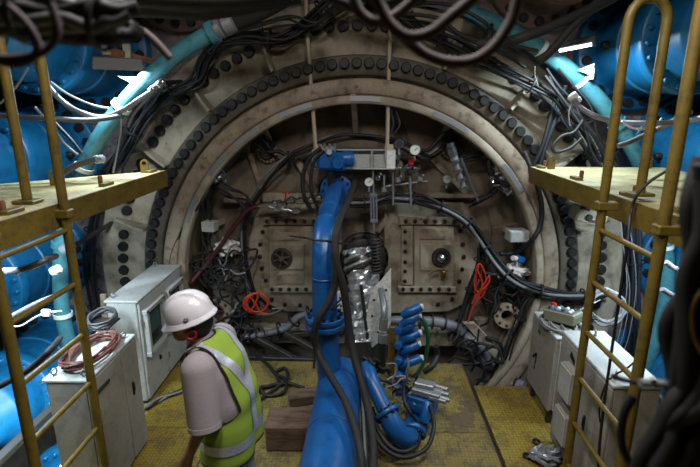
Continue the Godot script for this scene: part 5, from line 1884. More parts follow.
func hoses() -> void:
	var K: Material = M.rubber
	var D: Material = M.rubber_dull
	var mix := [M.rubber, M.rubber_dull, M.cable_blue, M.rubber, M.cable_grey]
	var dark := [M.rubber, M.cable_blue, M.rubber_dull]
	# around the outer plate
	bundle("cable_bundle", "thick black cable bundle following the bolts over the worker's side of the ring", dark, 0.016, 7, [v(-2.712,2.115,-4.85), v(-2.437,2.373,-4.85), v(-2.189,2.722,-4.85), v(-1.967,2.898,-4.9), v(-1.672,3.013,-4.9), v(-1.577,3.202,-4.9), v(-1.415,3.369,-4.9), v(-1.135,3.432,-4.9), v(-0.812,3.403,-4.9), v(-0.574,3.529,-4.9), v(-0.36,3.686,-4.8), v(-0.172,3.838,-4.8)], 0.05, 1, 5)
	bundle("cable_bundle", "black cable bundle drooping below the teal pipe on the pendant's side", dark, 0.015, 6, [v(0.267,3.7,-4.8), v(0.44,3.543,-4.8), v(0.631,3.446,-4.8), v(0.843,3.357,-4.8), v(1.068,3.249,-4.8), v(1.355,3.095,-4.8), v(1.672,2.966,-4.8), v(1.878,2.836,-4.8), v(2.056,2.628,-4.8), v(2.266,2.357,-4.8), v(2.397,2.108,-4.8)], 0.05, 2, 6)
	bundle("cable_bundle", "slack black cables looping under the crown bolts beside the hanger rod", dark, 0.014, 4, [v(-1.322,3.436,-4.8), v(-1.031,3.497,-4.8), v(-0.694,3.566,-4.8), v(-0.457,3.53,-4.8), v(-0.22,3.668,-4.8), v(0.014,3.778,-4.8)], 0.04, 3, 2)
	bundle("cable_bundle", "black cables strung across the crown behind the brown hose loops", dark, 0.017, 4, [v(-0.293,3.707,-4.5), v(0.014,3.625,-4.5), v(0.321,3.591,-4.5), v(0.673,3.557,-4.5), v(0.943,3.426,-4.5), v(1.216,3.301,-4.5), v(1.448,3.174,-4.5)], 0.07, 4, 2)
	bundle("cable_bundle", "pair of dark straps running down past the lifting lug of the pendant's walkway", [M.cable_blue, M.rubber], 0.022, 2, [v(1.921,2.968,-4.85), v(1.867,2.665,-4.85), v(1.817,2.391,-4.85), v(1.751,2.15,-4.85)], 0.03, 5, 0)
	bundle("cable_bundle", "tied black cables running down the wall beside the cabinet with instrument doors", dark, 0.018, 6, [v(-2.723,2.15,-4.9), v(-2.824,1.807,-4.9), v(-2.947,1.474,-4.9), v(-3.017,1.223,-4.9), v(-3.033,0.87,-4.9), v(-3.037,0.43,-4.9), v(-3.025,-0.002,-4.9)], 0.04, 6, 7)
	bundle("cable_bundle", "dark blue cables running down the wall behind the tall beige cabinet", [M.cable_blue, M.cable_blue, M.rubber], 0.022, 6, [v(2.593,2.349,-4.9), v(2.754,1.94,-4.9), v(2.888,1.458,-4.9), v(2.982,0.836,-4.9), v(3.049,0.173,-4.9), v(3.12,-0.534,-4.9)], 0.05, 7, 3)
	bundle("cable_bundle", "thin pale wires running down beside the dark blue cables", [M.cable_grey], 0.005, 3, [v(2.564,1.74,-4.6), v(2.675,1.381,-4.6), v(2.769,0.952,-4.6), v(2.774,0.503,-4.6), v(2.735,0.27,-4.6)], 0.03, 8, 0)
	bundle("cable_bundle", "dark cables hanging between the teal pipe and ring above the worker's walkway", dark, 0.013, 5, [v(-1.901,2.947,-4.7), v(-2.074,2.798,-4.7), v(-2.232,2.628,-4.7), v(-2.335,2.434,-4.7), v(-2.459,2.255,-4.7), v(-2.543,2.073,-4.7)], 0.06, 9, 1)
	bundle("cable_bundle", "dark cables hanging beside the lifting lug of the pendant's walkway", dark, 0.013, 4, [v(1.736,3.087,-4.7), v(1.924,2.907,-4.7), v(2.078,2.723,-4.7), v(2.177,2.536,-4.7), v(2.298,2.345,-4.7), v(2.396,2.19,-4.7)], 0.06, 10, 1)
	hose("cable", "black cable loop dangling over the lug of the pendant's walkway", K, 0.016, [v(2.071,2.651,-4.6), v(2,2.54,-4.6), v(1.892,2.503,-4.6), v(1.818,2.409,-4.6), v(1.852,2.353,-4.6), v(1.98,2.391,-4.6), v(2.082,2.485,-4.6)], "", "cable")
	hose("cable", "thin wire dangling from the end of the black hose stub", M.cable_white, 0.005, [v(1.439,3.098,-4.2), v(1.447,3.018,-4.2), v(1.48,2.938,-4.2)], "", "cable")
	hose("cable", "thin wire dangling from the grey hose's chrome end", M.cable_white, 0.005, [v(1.701,2.82,-4), v(1.68,2.726,-4), v(1.701,2.615,-4)], "", "cable")
	# big hoses at the crown
	hose("black_hose", "very thick black hose leaving the teal pipe's silver ferrule", D, 0.075, [v(-1.08,3.426,-4.15), v(-0.958,3.462,-4.1), v(-0.764,3.516,-4), v(-0.468,3.611,-3.8)])
	fitting("silver ferrule joining the teal pipe to the very thick hose", [v(-1.218,3.365,-4.1), v(-1.15,3.395,-4.1), v(-1.049,3.44,-4.1)], 0.085, M.galvanised, "couplings on the hoses")
	hose("black_hose", "black hose sweeping up past the hooped handrail", D, 0.04, [v(0.953,3.272,-4.2), v(1.146,3.273,-4.1), v(1.233,3.289,-4), v(1.443,3.361,-4), v(1.707,3.475,-4), v(1.964,3.601,-4)])
	hose("black_hose", "black hose stub with silver tip over the lit teal pipe", D, 0.034, [v(1.383,3.118,-4), v(1.449,3.156,-4), v(1.52,3.23,-4), v(1.615,3.346,-4), v(1.724,3.461,-4), v(1.843,3.601,-4)])
	hose("black_hose", "black hose slung along the top over the worker's side", K, 0.05, [v(-1.301,3.201,-2.4), v(-1.058,3.217,-2.4), v(-0.772,3.203,-2.4), v(-0.533,3.232,-2.4), v(-0.296,3.273,-2.4)])
	hose("black_hose", "second black hose slung along the top above the rusty motor", K, 0.045, [v(-0.965,3.217,-2.2), v(-0.705,3.2,-2.2), v(-0.488,3.207,-2.2), v(-0.314,3.237,-2.2)])
	# left side
	hose("grey_hose", "grey hose sagging between the ladder post and teal pipe", M.conduit, 0.021, [v(-2.336,3.073,-3.5), v(-2.309,2.978,-3.5), v(-2.259,2.882,-3.5), v(-2.219,2.778,-3.6), v(-2.091,2.712,-3.6), v(-2.038,2.688,-3.75), v(-1.873,2.741,-3.75), v(-1.738,2.817,-3.75), v(-1.693,2.889,-3.9)])
	fitting("silver coupling where the sagging grey hose meets the ring cables", [v(-1.711,2.882,-3.9), v(-1.667,2.912,-3.9), v(-1.641,2.927,-3.9), v(-1.588,2.966,-3.9)], 0.032, M.chrome, "couplings on the hoses")
	hose("grey_hose", "dark grey hose strung level above the worker's walkway", M.hose_grey, 0.019, [v(-2.666,2.707,-3.4), v(-2.45,2.693,-3.4), v(-2.191,2.679,-3.4), v(-2.044,2.668,-3.6), v(-1.902,2.696,-3.75)])
	hose("cable", "grey wire hanging from the level hose down to the walkway", M.cable_grey, 0.008, [v(-1.902,2.696,-3.75), v(-1.906,2.604,-3.75), v(-1.936,2.495,-3.75), v(-1.976,2.369,-3.75), v(-2.016,2.249,-3.75)], "", "cable")
	hose("cable", "white wire sagging across the topmost blue motor", M.cable_white, 0.008, [v(-2.282,2.94,-3.55), v(-2.182,2.862,-3.55), v(-2.071,2.806,-3.55), v(-1.972,2.77,-3.55), v(-2.016,2.757,-3.8)], "", "cable")
	hose("cable", "pale wire crossing behind the worker's side ladder hoop", M.cable_grey, 0.007, [v(-2.196,3.008,-3.2), v(-2.281,2.908,-3.2), v(-2.379,2.819,-3.2), v(-2.473,2.754,-3.2)], "", "cable")
	hose("grey_hose", "dark hose with silver end poking over the worker's walkway edge", M.hose_grey, 0.024, [v(-2.309,2.25,-3.5), v(-2.24,2.295,-3.5), v(-2.149,2.341,-3.5), v(-2.045,2.371,-3.5), v(-1.99,2.386,-3.5)])
	fitting("silver coupling at the teal pipe just above the worker's walkway", [v(-2.149,2.353,-3.75), v(-2.115,2.361,-3.75), v(-2.075,2.361,-3.75)], 0.034, M.galvanised, "couplings on the hoses")
	bundle("cable_bundle", "two thin black cables slanting across the walkway-level blue motor", [K, M.cable_grey], 0.012, 2, [v(-2.426,2.771,-3.6), v(-2.325,2.639,-3.6), v(-2.238,2.505,-3.6), v(-2.158,2.414,-3.6)], 0.025, 11, 0)
	hose("grey_hose", "white-lit hose curving below the worker's walkway", M.conduit, 0.02, [v(-2.23,1.811,-2.6), v(-2.084,1.813,-2.6), v(-1.97,1.839,-2.6), v(-1.866,1.883,-2.6), v(-2.01,1.813,-2.9)])
	hose("grey_hose", "grey hose slanting past the cyan motor to the white clip", M.conduit, 0.017, [v(-2.372,1.361,-2.7), v(-2.236,1.46,-2.7), v(-2.107,1.531,-2.7), v(-1.988,1.586,-2.7), v(-2.111,1.496,-3)])
	hose("cable", "white cable looping over the cyan motor to the white clip", M.cable_white, 0.007, [v(-2.639,1.206,-3.1), v(-2.504,1.208,-3.1), v(-2.388,1.273,-3.1), v(-2.292,1.314,-3.1), v(-2.171,1.331,-3.1)], "", "cable")
	hose("black_hose", "dark hose along the motor's foot behind the near ladder", M.rubber_dull, 0.02, [v(-2.274,1.071,-2.5), v(-2.114,1.157,-2.5), v(-1.974,1.248,-2.5), v(-1.85,1.363,-2.5), v(-2.221,1.115,-3.1)])
	fitting("silver valve fitting on the teal pipe below the walkway", [v(-2.505,1.61,-3.7), v(-2.458,1.636,-3.7), v(-2.404,1.654,-3.7)], 0.045, M.galvanised, "couplings on the hoses")
	fitting("silver fitting on the teal pipe beside the ladder post", [v(-2.621,1.415,-3.7), v(-2.584,1.433,-3.7), v(-2.547,1.451,-3.7)], 0.04, M.white_paint, "couplings on the hoses")
	# right side
	hose("grey_hose", "long grey hose sagging behind the hooped handrail", M.conduit, 0.021, [v(1.665,2.825,-3.9), v(1.72,2.764,-3.9), v(1.799,2.697,-3.8), v(1.988,2.651,-3.8), v(2.123,2.649,-3.6), v(2.31,2.656,-3.6), v(2.359,2.695,-3.4)])
	fitting("white coupling at the wall end of the long sagging hose", [v(1.659,2.857,-3.95), v(1.695,2.827,-3.95), v(1.722,2.796,-3.95)], 0.04, M.white_paint, "couplings on the hoses")
	hose("grey_hose", "short grey hose rising past the handrail's outer leg", M.hose_grey, 0.022, [v(2.06,2.461,-3.9), v(2.15,2.493,-3.9), v(2.26,2.548,-3.9), v(2.384,2.611,-3.9), v(2.317,2.728,-3.5)])
	hose("cable", "white wire sagging between the handrail legs", M.cable_white, 0.008, [v(1.957,2.661,-3.7), v(2.023,2.617,-3.7), v(2.115,2.602,-3.7), v(2.208,2.625,-3.7), v(2.251,2.683,-3.7)], "", "cable")
	hose("cable", "black cable falling from the walkway over the tall beige cabinet", K, 0.009, [v(1.775,2.419,-2.75), v(1.674,2.35,-2.75), v(1.606,2.268,-2.75), v(1.583,2.154,-2.75), v(1.475,2.044,-2.55), v(1.476,1.809,-2.55), v(1.479,1.467,-2.55), v(1.483,1.103,-2.55), v(1.494,0.749,-2.55), v(1.516,0.489,-2.55)], "", "cable")
	hose("cable", "thin black cable looping beside the tall beige cabinet's top", K, 0.006, [v(1.804,1.266,-2.75), v(1.727,1.151,-2.75), v(1.619,1.062,-2.75), v(1.578,0.937,-2.75), v(1.59,0.748,-2.75), v(1.69,0.595,-2.75), v(1.768,0.517,-2.75)], "", "cable")
	hose("grey_hose", "white-lit upper hose end beside the teal pipe under the pendant's walkway", M.conduit, 0.02, [v(2.27,1.644,-3.4), v(2.337,1.597,-3.4), v(2.415,1.574,-3.4), v(2.537,1.552,-3.4)])
	hose("grey_hose", "white-lit lower hose end beside the teal pipe under the pendant's walkway", M.conduit, 0.02, [v(2.277,1.429,-3.4), v(2.343,1.389,-3.4), v(2.423,1.357,-3.4), v(2.537,1.31,-3.4)])
	# inside the recess
	bundle("cable_bundle", "black cables arching over the bulkhead from the worker's side to the gauges", [K, M.cable_grey, D], 0.017, 3, [v(-1.275,0.403,-5.35), v(-1.36,0.678,-5.35), v(-1.401,1.023,-5.35), v(-1.395,1.346,-5.35), v(-1.344,1.612,-5.35), v(-1.216,1.825,-5.35), v(-1.035,2.04,-5.3), v(-0.801,2.243,-5.3), v(-0.574,2.354,-5.3), v(-0.302,2.445,-5.25), v(-0.028,2.456,-5.25), v(0.279,2.435,-5.25), v(0.467,2.349,-5.25), v(0.697,2.236,-5.3), v(0.859,2.313,-5.3)], 0.03, 12, 3)
	hose("hose", "maroon hose slanting from the ball valves down to the instrument cabinet", M.cable_maroon, 0.026, [v(-1.167,1.7,-5.15), v(-1.283,1.654,-5.15), v(-1.38,1.549,-5.15), v(-1.503,1.397,-5.15), v(-1.643,1.206,-5.15), v(-1.823,0.986,-5.15), v(-1.98,0.799,-5.05)])
	hose("black_hose", "black hose looping from the blue actuator behind the tall pipe", K, 0.022, [v(-0.427,2.363,-4.9), v(-0.554,2.25,-4.9), v(-0.621,2.073,-4.9), v(-0.615,1.872,-4.9), v(-0.54,1.678,-4.95)])
	hose("black_hose", "second black hose looping from the actuator's glands", K, 0.018, [v(-0.397,2.333,-4.9), v(-0.492,2.24,-4.9), v(-0.537,2.074,-4.9), v(-0.53,1.883,-4.9), v(-0.474,1.722,-4.95)])
	hose("black_hose", "thick black hose draped down the tall pipe from the spring hanger", D, 0.029, [v(-0.087,2.005,-4.95), v(-0.101,1.977,-4.6), v(-0.139,1.945,-4), v(-0.178,1.92,-3.4), v(-0.194,1.798,-3.26), v(-0.178,1.659,-3.22), v(-0.135,1.498,-3.22), v(-0.107,1.301,-3.22), v(-0.084,1.117,-3.2), v(-0.045,0.956,-3.12), v(0.008,0.825,-3), v(0.058,0.701,-2.85), v(0.081,0.642,-2.6), v(0.078,0.553,-2.4)])
	hose("black_hose", "thick black hose swinging across the riser flange and the lying pipe", D, 0.027, [v(-0.201,1.718,-3.25), v(-0.186,1.606,-3.22), v(-0.201,1.482,-3.22), v(-0.251,1.365,-3.18), v(-0.316,1.267,-3.15), v(-0.348,1.139,-3.15), v(-0.321,1.001,-3.15), v(-0.236,0.926,-3), v(-0.121,0.858,-2.8), v(-0.042,0.79,-2.6), v(0.003,0.732,-2.4), v(0.01,0.643,-2.3)])
	hose("black_hose", "black hose running down between the lying pipe and branch pipe", K, 0.022, [v(-0.033,0.867,-3.4), v(-0.008,0.722,-3.3), v(0.017,0.591,-3.1), v(0.031,0.521,-2.8), v(0.037,0.461,-2.5)])
	hose("cable", "grey cable running down beside the lying pipe", M.cable_grey, 0.01, [v(-0.039,0.881,-3.25), v(0.001,0.761,-3.1), v(0.017,0.612,-2.95), v(0.031,0.521,-2.7), v(0.043,0.461,-2.5)], "", "cable")
	hose("cable", "thin black wire strung across the tall pipe to the hatch", K, 0.008, [v(-0.779,1.422,-4.9), v(-0.457,1.728,-3.7), v(-0.344,1.837,-3.25), v(-0.257,1.833,-3.24), v(-0.179,1.773,-3.4), v(-0.105,1.594,-4)], "", "cable")
	hose("cable", "thin black wire hooked round the riser flange", K, 0.007, [v(-0.098,1.429,-3.2), v(-0.172,1.381,-3.2), v(-0.216,1.317,-3.2), v(-0.167,1.279,-3.4)], "", "cable")
	bundle("cable_bundle", "black and grey cables sweeping below the trough to the pendant's side of the ring", [K, K, M.conduit, D, K], 0.022, 5, [v(-0.115,1.72,-5.25), v(0.112,1.733,-5.25), v(0.326,1.78,-5.25), v(0.518,1.781,-5.25), v(0.71,1.748,-5.25), v(0.974,1.645,-5.25), v(1.198,1.507,-5.2), v(1.369,1.309,-5.2), v(1.529,1.08,-5.1), v(1.698,0.921,-4.95), v(1.965,0.814,-4.9), v(2.298,0.758,-4.9), v(2.686,0.786,-4.9)], 0.035, 13, 9)
	bundle("cable_bundle", "black cables dropping past the hatch edge towards the brace", dark, 0.016, 4, [v(1.387,1.223,-5.25), v(1.359,0.956,-5.25), v(1.296,0.68,-5.25), v(1.212,0.319,-5.25), v(1.087,0.079,-5.15)], 0.035, 14, 3)
	bundle("cable_bundle", "black cables leaning across the pendant's side of the recess", dark, 0.012, 4, [v(2.057,0.811,-5), v(1.882,0.664,-5), v(1.813,0.443,-5), v(1.744,0.191,-5), v(1.687,-0.093,-5)], 0.04, 15, 1)
	bundle("sleeved_bundle", "grey sleeved hose bundle with black ties above the v-shaped brace", [M.conduit], 0.05, 2, [v(0.272,0.305,-5.2), v(0.643,0.297,-5.2), v(0.942,0.287,-5.2), v(1.21,0.186,-5.2), v(1.388,0.03,-5.1), v(1.547,-0.206,-5.1), v(1.741,-0.392,-5.1), v(1.897,-0.402,-4.95)], 0.018, 16, 14)
	bundle("sleeved_bundle", "grey sleeved hose bundle below the hatch beside the tall pipe", [M.conduit], 0.05, 2, [v(-0.232,0.429,-5.2), v(-0.52,0.4,-5.2), v(-0.738,0.345,-5.2), v(-0.887,0.212,-5.2), v(-1.11,0.13,-5.2), v(-1.382,0.073,-5.2)], 0.018, 17, 5)
	hose("black_hose", "black hose hugging the pale ring on the pendant's side", K, 0.028, [v(1.698,2.335,-5.05), v(1.792,2.086,-4.95), v(1.891,1.821,-4.95), v(1.916,1.582,-4.95), v(1.84,1.382,-4.95), v(1.754,1.169,-5.2), v(1.586,1.144,-5.2)])
	hose("black_hose", "black hose looped under the chrome fittings on the pendant's side", K, 0.03, [v(1.354,2.225,-5.1), v(1.374,2.096,-5.1), v(1.49,1.989,-5.1), v(1.62,1.967,-5.1), v(1.721,2.033,-5.1), v(1.754,2.141,-5.1)])
	hose("black_hose", "black hose rising from the gauges to the crown", K, 0.02, [v(0.572,2.313,-5.3), v(0.727,2.313,-5.3), v(0.832,2.422,-5.3), v(0.895,2.487,-5.3), v(1.013,2.53,-5.3), v(1.175,2.552,-5.3)])
	bundle("cable_bundle", "two black cables hanging at the crown beside the pale hanger rod", [K], 0.013, 2, [v(0.293,2.903,-5.1), v(0.328,2.722,-5.1), v(0.352,2.579,-5.1), v(0.291,2.475,-5.1)], 0.03, 18, 0)
	bundle("cable_bundle", "black cables looping out of the pendant's side port", dark, 0.014, 3, [v(1.109,2.204,-5.3), v(1.283,2.248,-5.3), v(1.46,2.227,-5.3), v(1.591,2.116,-5.3), v(1.572,1.937,-5.3), v(1.426,1.799,-5.3), v(1.229,1.706,-5.3)], 0.03, 19, 0)
	hose("cable", "black cable hanging along the pale ring on the worker's side", K, 0.017, [v(-1.464,2.452,-5.1), v(-1.611,2.217,-5.1), v(-1.661,1.999,-5.1), v(-1.732,1.794,-5), v(-1.892,1.603,-5), v(-2.034,1.386,-5), v(-2.131,1.199,-5), v(-2.184,1.009,-5)], "", "cable")
	bundle("cable_bundle", "black cables looping between the pale ring and the hatch on the worker's side", dark, 0.014, 5, [v(-1.672,2.118,-5.2), v(-1.663,1.939,-5.2), v(-1.533,1.849,-5.2), v(-1.378,1.793,-5.2), v(-1.293,1.69,-5.2), v(-1.349,1.503,-5.2)], 0.06, 20, 0)
	bundle("cable_bundle", "black cables draped from the toothed port on the worker's side", dark, 0.014, 4, [v(-1.077,2.301,-5.4), v(-1.186,2.413,-5.4), v(-1.32,2.457,-5.4), v(-1.439,2.39,-5.4), v(-1.515,2.277,-5.4), v(-1.615,2.163,-5.4)], 0.035, 21, 0)
	bundle("cable_bundle", "black cables hanging below the white junction box on the worker's side", dark, 0.012, 4, [v(-1.781,1.871,-5.2), v(-1.758,1.583,-5.2), v(-1.802,1.31,-5.2), v(-1.727,1.068,-5.2), v(-1.771,0.795,-5.2)], 0.04, 22, 0)
	hose("black_hose", "black hose from the toothed port to the arch of cables", K, 0.024, [v(-1.078,2.278,-5.4), v(-0.94,2.279,-5.4), v(-0.851,2.211,-5.4), v(-0.808,2.12,-5.4)])
	tangle("tangle of dark cables between the rusty pipe flange and the orange loop", v(-1.476,0.333,-5.15), v(0.22, 0.28, 0.1), 26, 0.014, 31, [K, D, M.cable_blue, K, K, M.cable_grey, D])
	tangle("tangle of dark cables behind the hard hat under the junction box", v(-1.643,0.921,-5.2), v(0.25, 0.25, 0.1), 22, 0.012, 32, [K, D, D, K, M.cable_blue, M.cable_grey, K])
	tangle("tangle of dark cables round the pipe flange on the pendant's side", v(1.605,0.723,-5.15), v(0.28, 0.22, 0.1), 20, 0.014, 33, [K, D, M.cable_blue, K])
	tangle("tangle of black cables under the pendant's side sleeve by the floor edge", v(1.361,-0.095,-4.95), v(0.3, 0.12, 0.08), 12, 0.016, 34, [K, D])
	tangle("tangle of thin tubes among the chrome fittings on the pendant's side", v(1.57,2.018,-5.2), v(0.2, 0.16, 0.1), 12, 0.01, 35, [K, M.cable_grey, M.galvanised])
	tangle("tangle of thin tubes among the fittings on the worker's side of the ring", v(-1.63,2.074,-5.2), v(0.1, 0.14, 0.08), 10, 0.01, 36, [K, M.cable_grey, M.galvanised])
	tangle("tangle of hoses and wires heaped on the branch pipe", v(0.375,0.289,-3.8), v(0.14, 0.07, 0.12), 12, 0.011, 37, [M.cable_grey, M.conduit, K])
	tangle("tangle of black hoses heaped behind the lying pipe's dome", v(0.028,0.386,-3.8), v(0.12, 0.1, 0.1), 10, 0.016, 38, [K, D, K])
	# around the pump
	hose("black_hose", "black hose arching under the pump from the branch pipe", K, 0.018, [v(0.044,0.362,-3.5), v(0.084,0.268,-3.3), v(0.155,0.169,-3.2), v(0.281,0.101,-3.15), v(0.414,0.104,-3.15), v(0.545,0.118,-3.25), v(0.611,0.203,-3.4), v(0.604,0.245,-3.6)])
	hose("black_hose", "second black hose arching under the pump, ending in a chrome nipple", K, 0.02, [v(0.096,0.286,-3.5), v(0.142,0.222,-3.3), v(0.235,0.143,-3.2), v(0.348,0.098,-3.2), v(0.455,0.076,-3.3), v(0.499,0.015,-3.45)])
	hose("black_hose", "black hose between the pump and the branch elbow", K, 0.015, [v(0.391,0.351,-3.8), v(0.375,0.32,-3.6), v(0.42,0.253,-3.5), v(0.492,0.126,-3.5), v(0.475,0.054,-3.4), v(0.42,-0.046,-3.4)])
	hose("black_hose", "black hose curling from the manifold over the floor plate", K, 0.03, [v(0.598,0.335,-4), v(0.671,0.4,-4), v(0.731,0.45,-4.1), v(0.716,0.556,-4.1)])
	hose("hose", "dark green hose curving behind the blue manifold", M.green, 0.022, [v(0.563,-0.008,-4.45), v(0.661,0.183,-4.45), v(0.692,0.437,-4.45), v(0.643,0.639,-4.45), v(0.558,0.727,-4.45)])
	# on the floor
	var t := thing("floor_hose", "black hose lying in slack loops on the yellow floor behind the worker", "hose")
	var st := B()
	var fl := [v(-1.29,0.023,-4.9), v(-1.116,-0.05,-4.72), v(-0.961,-0.039,-4.5), v(-0.85,-0.031,-4.3), v(-0.925,-0.038,-4.2), v(-1.008,-0.052,-4.15), v(-0.917,-0.051,-4.05), v(-0.767,-0.06,-4.1), v(-0.779,-0.077,-4.3), v(-0.911,-0.08,-4.45), v(-0.84,-0.068,-4.55), v(-0.765,-0.038,-4.35), v(-0.876,-0.05,-4.15), v(-0.995,-0.05,-3.95), v(-1.044,-0.03,-4), v(-0.968,-0.062,-4.2), v(-0.75,-0.067,-4.25), v(-0.572,-0.056,-4.15)]
	for i in fl.size():
		if i > 0:
			fl[i].y = 0.02 + 0.012 * (i % 3)
	tube(st, smooth(fl, 6), 0.017, 8)
	obj("hose_run", st, K, t)
	hose("cable", "black cable hanging straight down to the timber baulk", K, 0.012, [v(-0.499,0.283,-4.6), v(-0.515,0.042,-4.6), v(-0.553,-0.206,-4.6), v(-0.504,-0.009,-4)], "", "cable")
	t = thing("cable_bundle", "grey cables lying on the floor beside the instrument cabinet", "cables")
	for k in 4:
		st = B()
		var pp := [v(-2.043,-0.01,-3.85), v(-1.97,-0.012,-3.95), v(-1.892,-0.012,-4.05), v(-1.789,-0.008,-4.15), v(-1.719,-0.022,-4.3)]
		for i in pp.size():
			pp[i] += v(0.02 * k * sin(i + k), 0, 0.028 * k)
			pp[i].y = 0.015 + 0.006 * k
		tube(st, smooth(pp), 0.012, 8)
		obj("cable", st, M.cable_grey if k % 2 else M.rubber_dull, t)
	# near the viewer: hose loops slung under the crown and black hoses beside the ladder
	var N: Material = M.hose_brown
	hose("brown_hose", "dusty brown hose loop hanging at the crown, smallest of three", N, 0.013, [v(-0.033,3.03,-1.25), v(-0.021,2.995,-1.25), v(-0.003,2.966,-1.25), v(0.031,2.95,-1.25), v(0.08,2.965,-1.25), v(0.125,3.003,-1.25), v(0.145,3.034,-1.25)], "hose loops at the crown")
	hose("brown_hose", "dusty brown hose loop hanging at the crown, middle of three", N, 0.0135, [v(0.02,3.018,-1.2), v(0.034,2.984,-1.2), v(0.061,2.939,-1.2), v(0.104,2.91,-1.2), v(0.158,2.917,-1.2), v(0.21,2.956,-1.2), v(0.256,2.992,-1.2), v(0.282,3.017,-1.2)], "hose loops at the crown")
	hose("brown_hose", "dusty brown hose loop hanging at the crown, widest of three", N, 0.0135, [v(0.04,2.986,-1.25), v(0.073,2.94,-1.25), v(0.113,2.906,-1.25), v(0.159,2.873,-1.25), v(0.217,2.856,-1.25), v(0.276,2.861,-1.25), v(0.323,2.893,-1.25), v(0.358,2.946,-1.25), v(0.37,2.997,-1.25), v(0.374,3.032,-1.25)], "hose loops at the crown")
	hose("brown_hose", "dusty brown hose slanting across the rusty motor", N, 0.012, [v(-0.867,3.094,-1.6), v(-0.839,3.065,-1.6), v(-0.774,3.024,-1.6), v(-0.701,2.982,-1.6), v(-0.66,2.946,-1.6), v(-0.625,2.903,-1.6)])
	hose("brown_hose", "dusty hose loop over the worker's handrail, inner of two", N, 0.0085, [v(-0.741,2.95,-1.05), v(-0.716,2.927,-1.05), v(-0.697,2.898,-1.05), v(-0.692,2.868,-1.05), v(-0.713,2.844,-1.05), v(-0.758,2.836,-1.05), v(-0.795,2.85,-1.05)])
	hose("brown_hose", "dusty hose loop over the worker's handrail, outer of two", N, 0.009, [v(-0.651,2.957,-1.05), v(-0.644,2.923,-1.05), v(-0.646,2.896,-1.05), v(-0.675,2.864,-1.05), v(-0.721,2.85,-1.05), v(-0.778,2.848,-1.05), v(-0.799,2.852,-1.05)])
	bundle("hose_bundle", "dark hoses slung across the top beside the worker's handrail", [D, M.hose_grey, K, N], 0.016, 10, [v(-0.944,2.963,-1.25), v(-0.856,2.97,-1.25), v(-0.781,2.962,-1.25), v(-0.705,2.964,-1.25), v(-0.626,2.952,-1.25), v(-0.593,2.971,-1.25)], 0.034, 41, 2)
	hose("grey_hose", "dusty grey hose end under the dark hoses at the top", M.hose_grey, 0.013, [v(-0.951,2.928,-1.25), v(-0.862,2.935,-1.25), v(-0.786,2.935,-1.25), v(-0.709,2.939,-1.25), v(-0.612,2.939,-1.25)])
	bundle("hose_bundle", "black hoses slung across the crown behind the brown hose loops", [D, K], 0.02, 5, [v(-0.104,3.106,-1.6), v(-0.042,3.089,-1.6), v(0.027,3.066,-1.6), v(0.088,3.088,-1.6), v(0.174,3.11,-1.6)], 0.03, 42, 0)
	bundle("hose_bundle", "heavy black hoses hanging close beside the pendant's side ladder", [D, K, D], 0.022, 9, [v(0.847,2.601,-1.15), v(0.849,2.466,-1.15), v(0.859,2.322,-1.15), v(0.866,2.154,-1.15), v(0.88,1.974,-1.15), v(0.9,1.747,-1.15), v(0.907,1.643,-1.15)], 0.04, 43, 0)
	bundle("hose_bundle", "second sheaf of black hoses close beside the ladder foot", [K, D], 0.02, 8, [v(0.908,2.153,-1.1), v(0.887,2.053,-1.1), v(0.85,1.978,-1.1), v(0.822,1.897,-1.1), v(0.813,1.789,-1.1), v(0.813,1.689,-1.1)], 0.036, 44, 0)
	hose("black_hose", "thick black hose bowed in front of the ladder post", K, 0.012, [v(0.779,1.951,-1.2), v(0.761,1.899,-1.2), v(0.761,1.825,-1.2), v(0.778,1.763,-1.2), v(0.816,1.708,-1.2), v(0.868,1.673,-1.2)])
	hose("cable", "amber cable down the black hoses at the picture edge", M.brass, 0.004, [v(0.757,2.353,-1), v(0.747,2.317,-1), v(0.75,2.275,-1), v(0.765,2.231,-1), v(0.792,2.19,-1)], "", "cable")
	t = thing("hose_manifold", "dark horizontal hose fittings in front of the black hoses", "fittings")
	for q in [[[v(0.708,2.014,-1.2), v(0.755,1.999,-1.2), v(0.807,1.991,-1.2)], 0.007, D], [[v(0.756,2.025,-1.15), v(0.816,2.022,-1.15), v(0.848,2.017,-1.15)], 0.012, M.galvanised], [[v(0.842,2.023,-1.15), v(0.895,1.996,-1.15), v(0.957,1.976,-1.15)], 0.015, M.rubber_dull], [[v(0.812,1.845,-1.15), v(0.871,1.853,-1.15), v(0.95,1.845,-1.15), v(0.982,1.849,-1.15)], 0.012, M.dark_steel], [[v(0.783,2.035,-1.13), v(0.772,2.052,-1.13)], 0.008, M.galvanised]]:
		st = B()
		tube(st, smooth(q[0]), q[1], 10)
		obj("fitting", st, q[2], t)
	# ladder side: cable tray wires on the right wall
	bundle("cable_bundle", "grey cables fanned behind the tall beige cabinet's corner", [M.cable_grey, M.hose_grey], 0.012, 7, [v(1.782,0.957,-2.95), v(1.914,0.896,-2.95), v(2.041,0.788,-2.95), v(2.134,0.644,-2.95), v(2.209,0.447,-2.95)], 0.05, 45, 0)

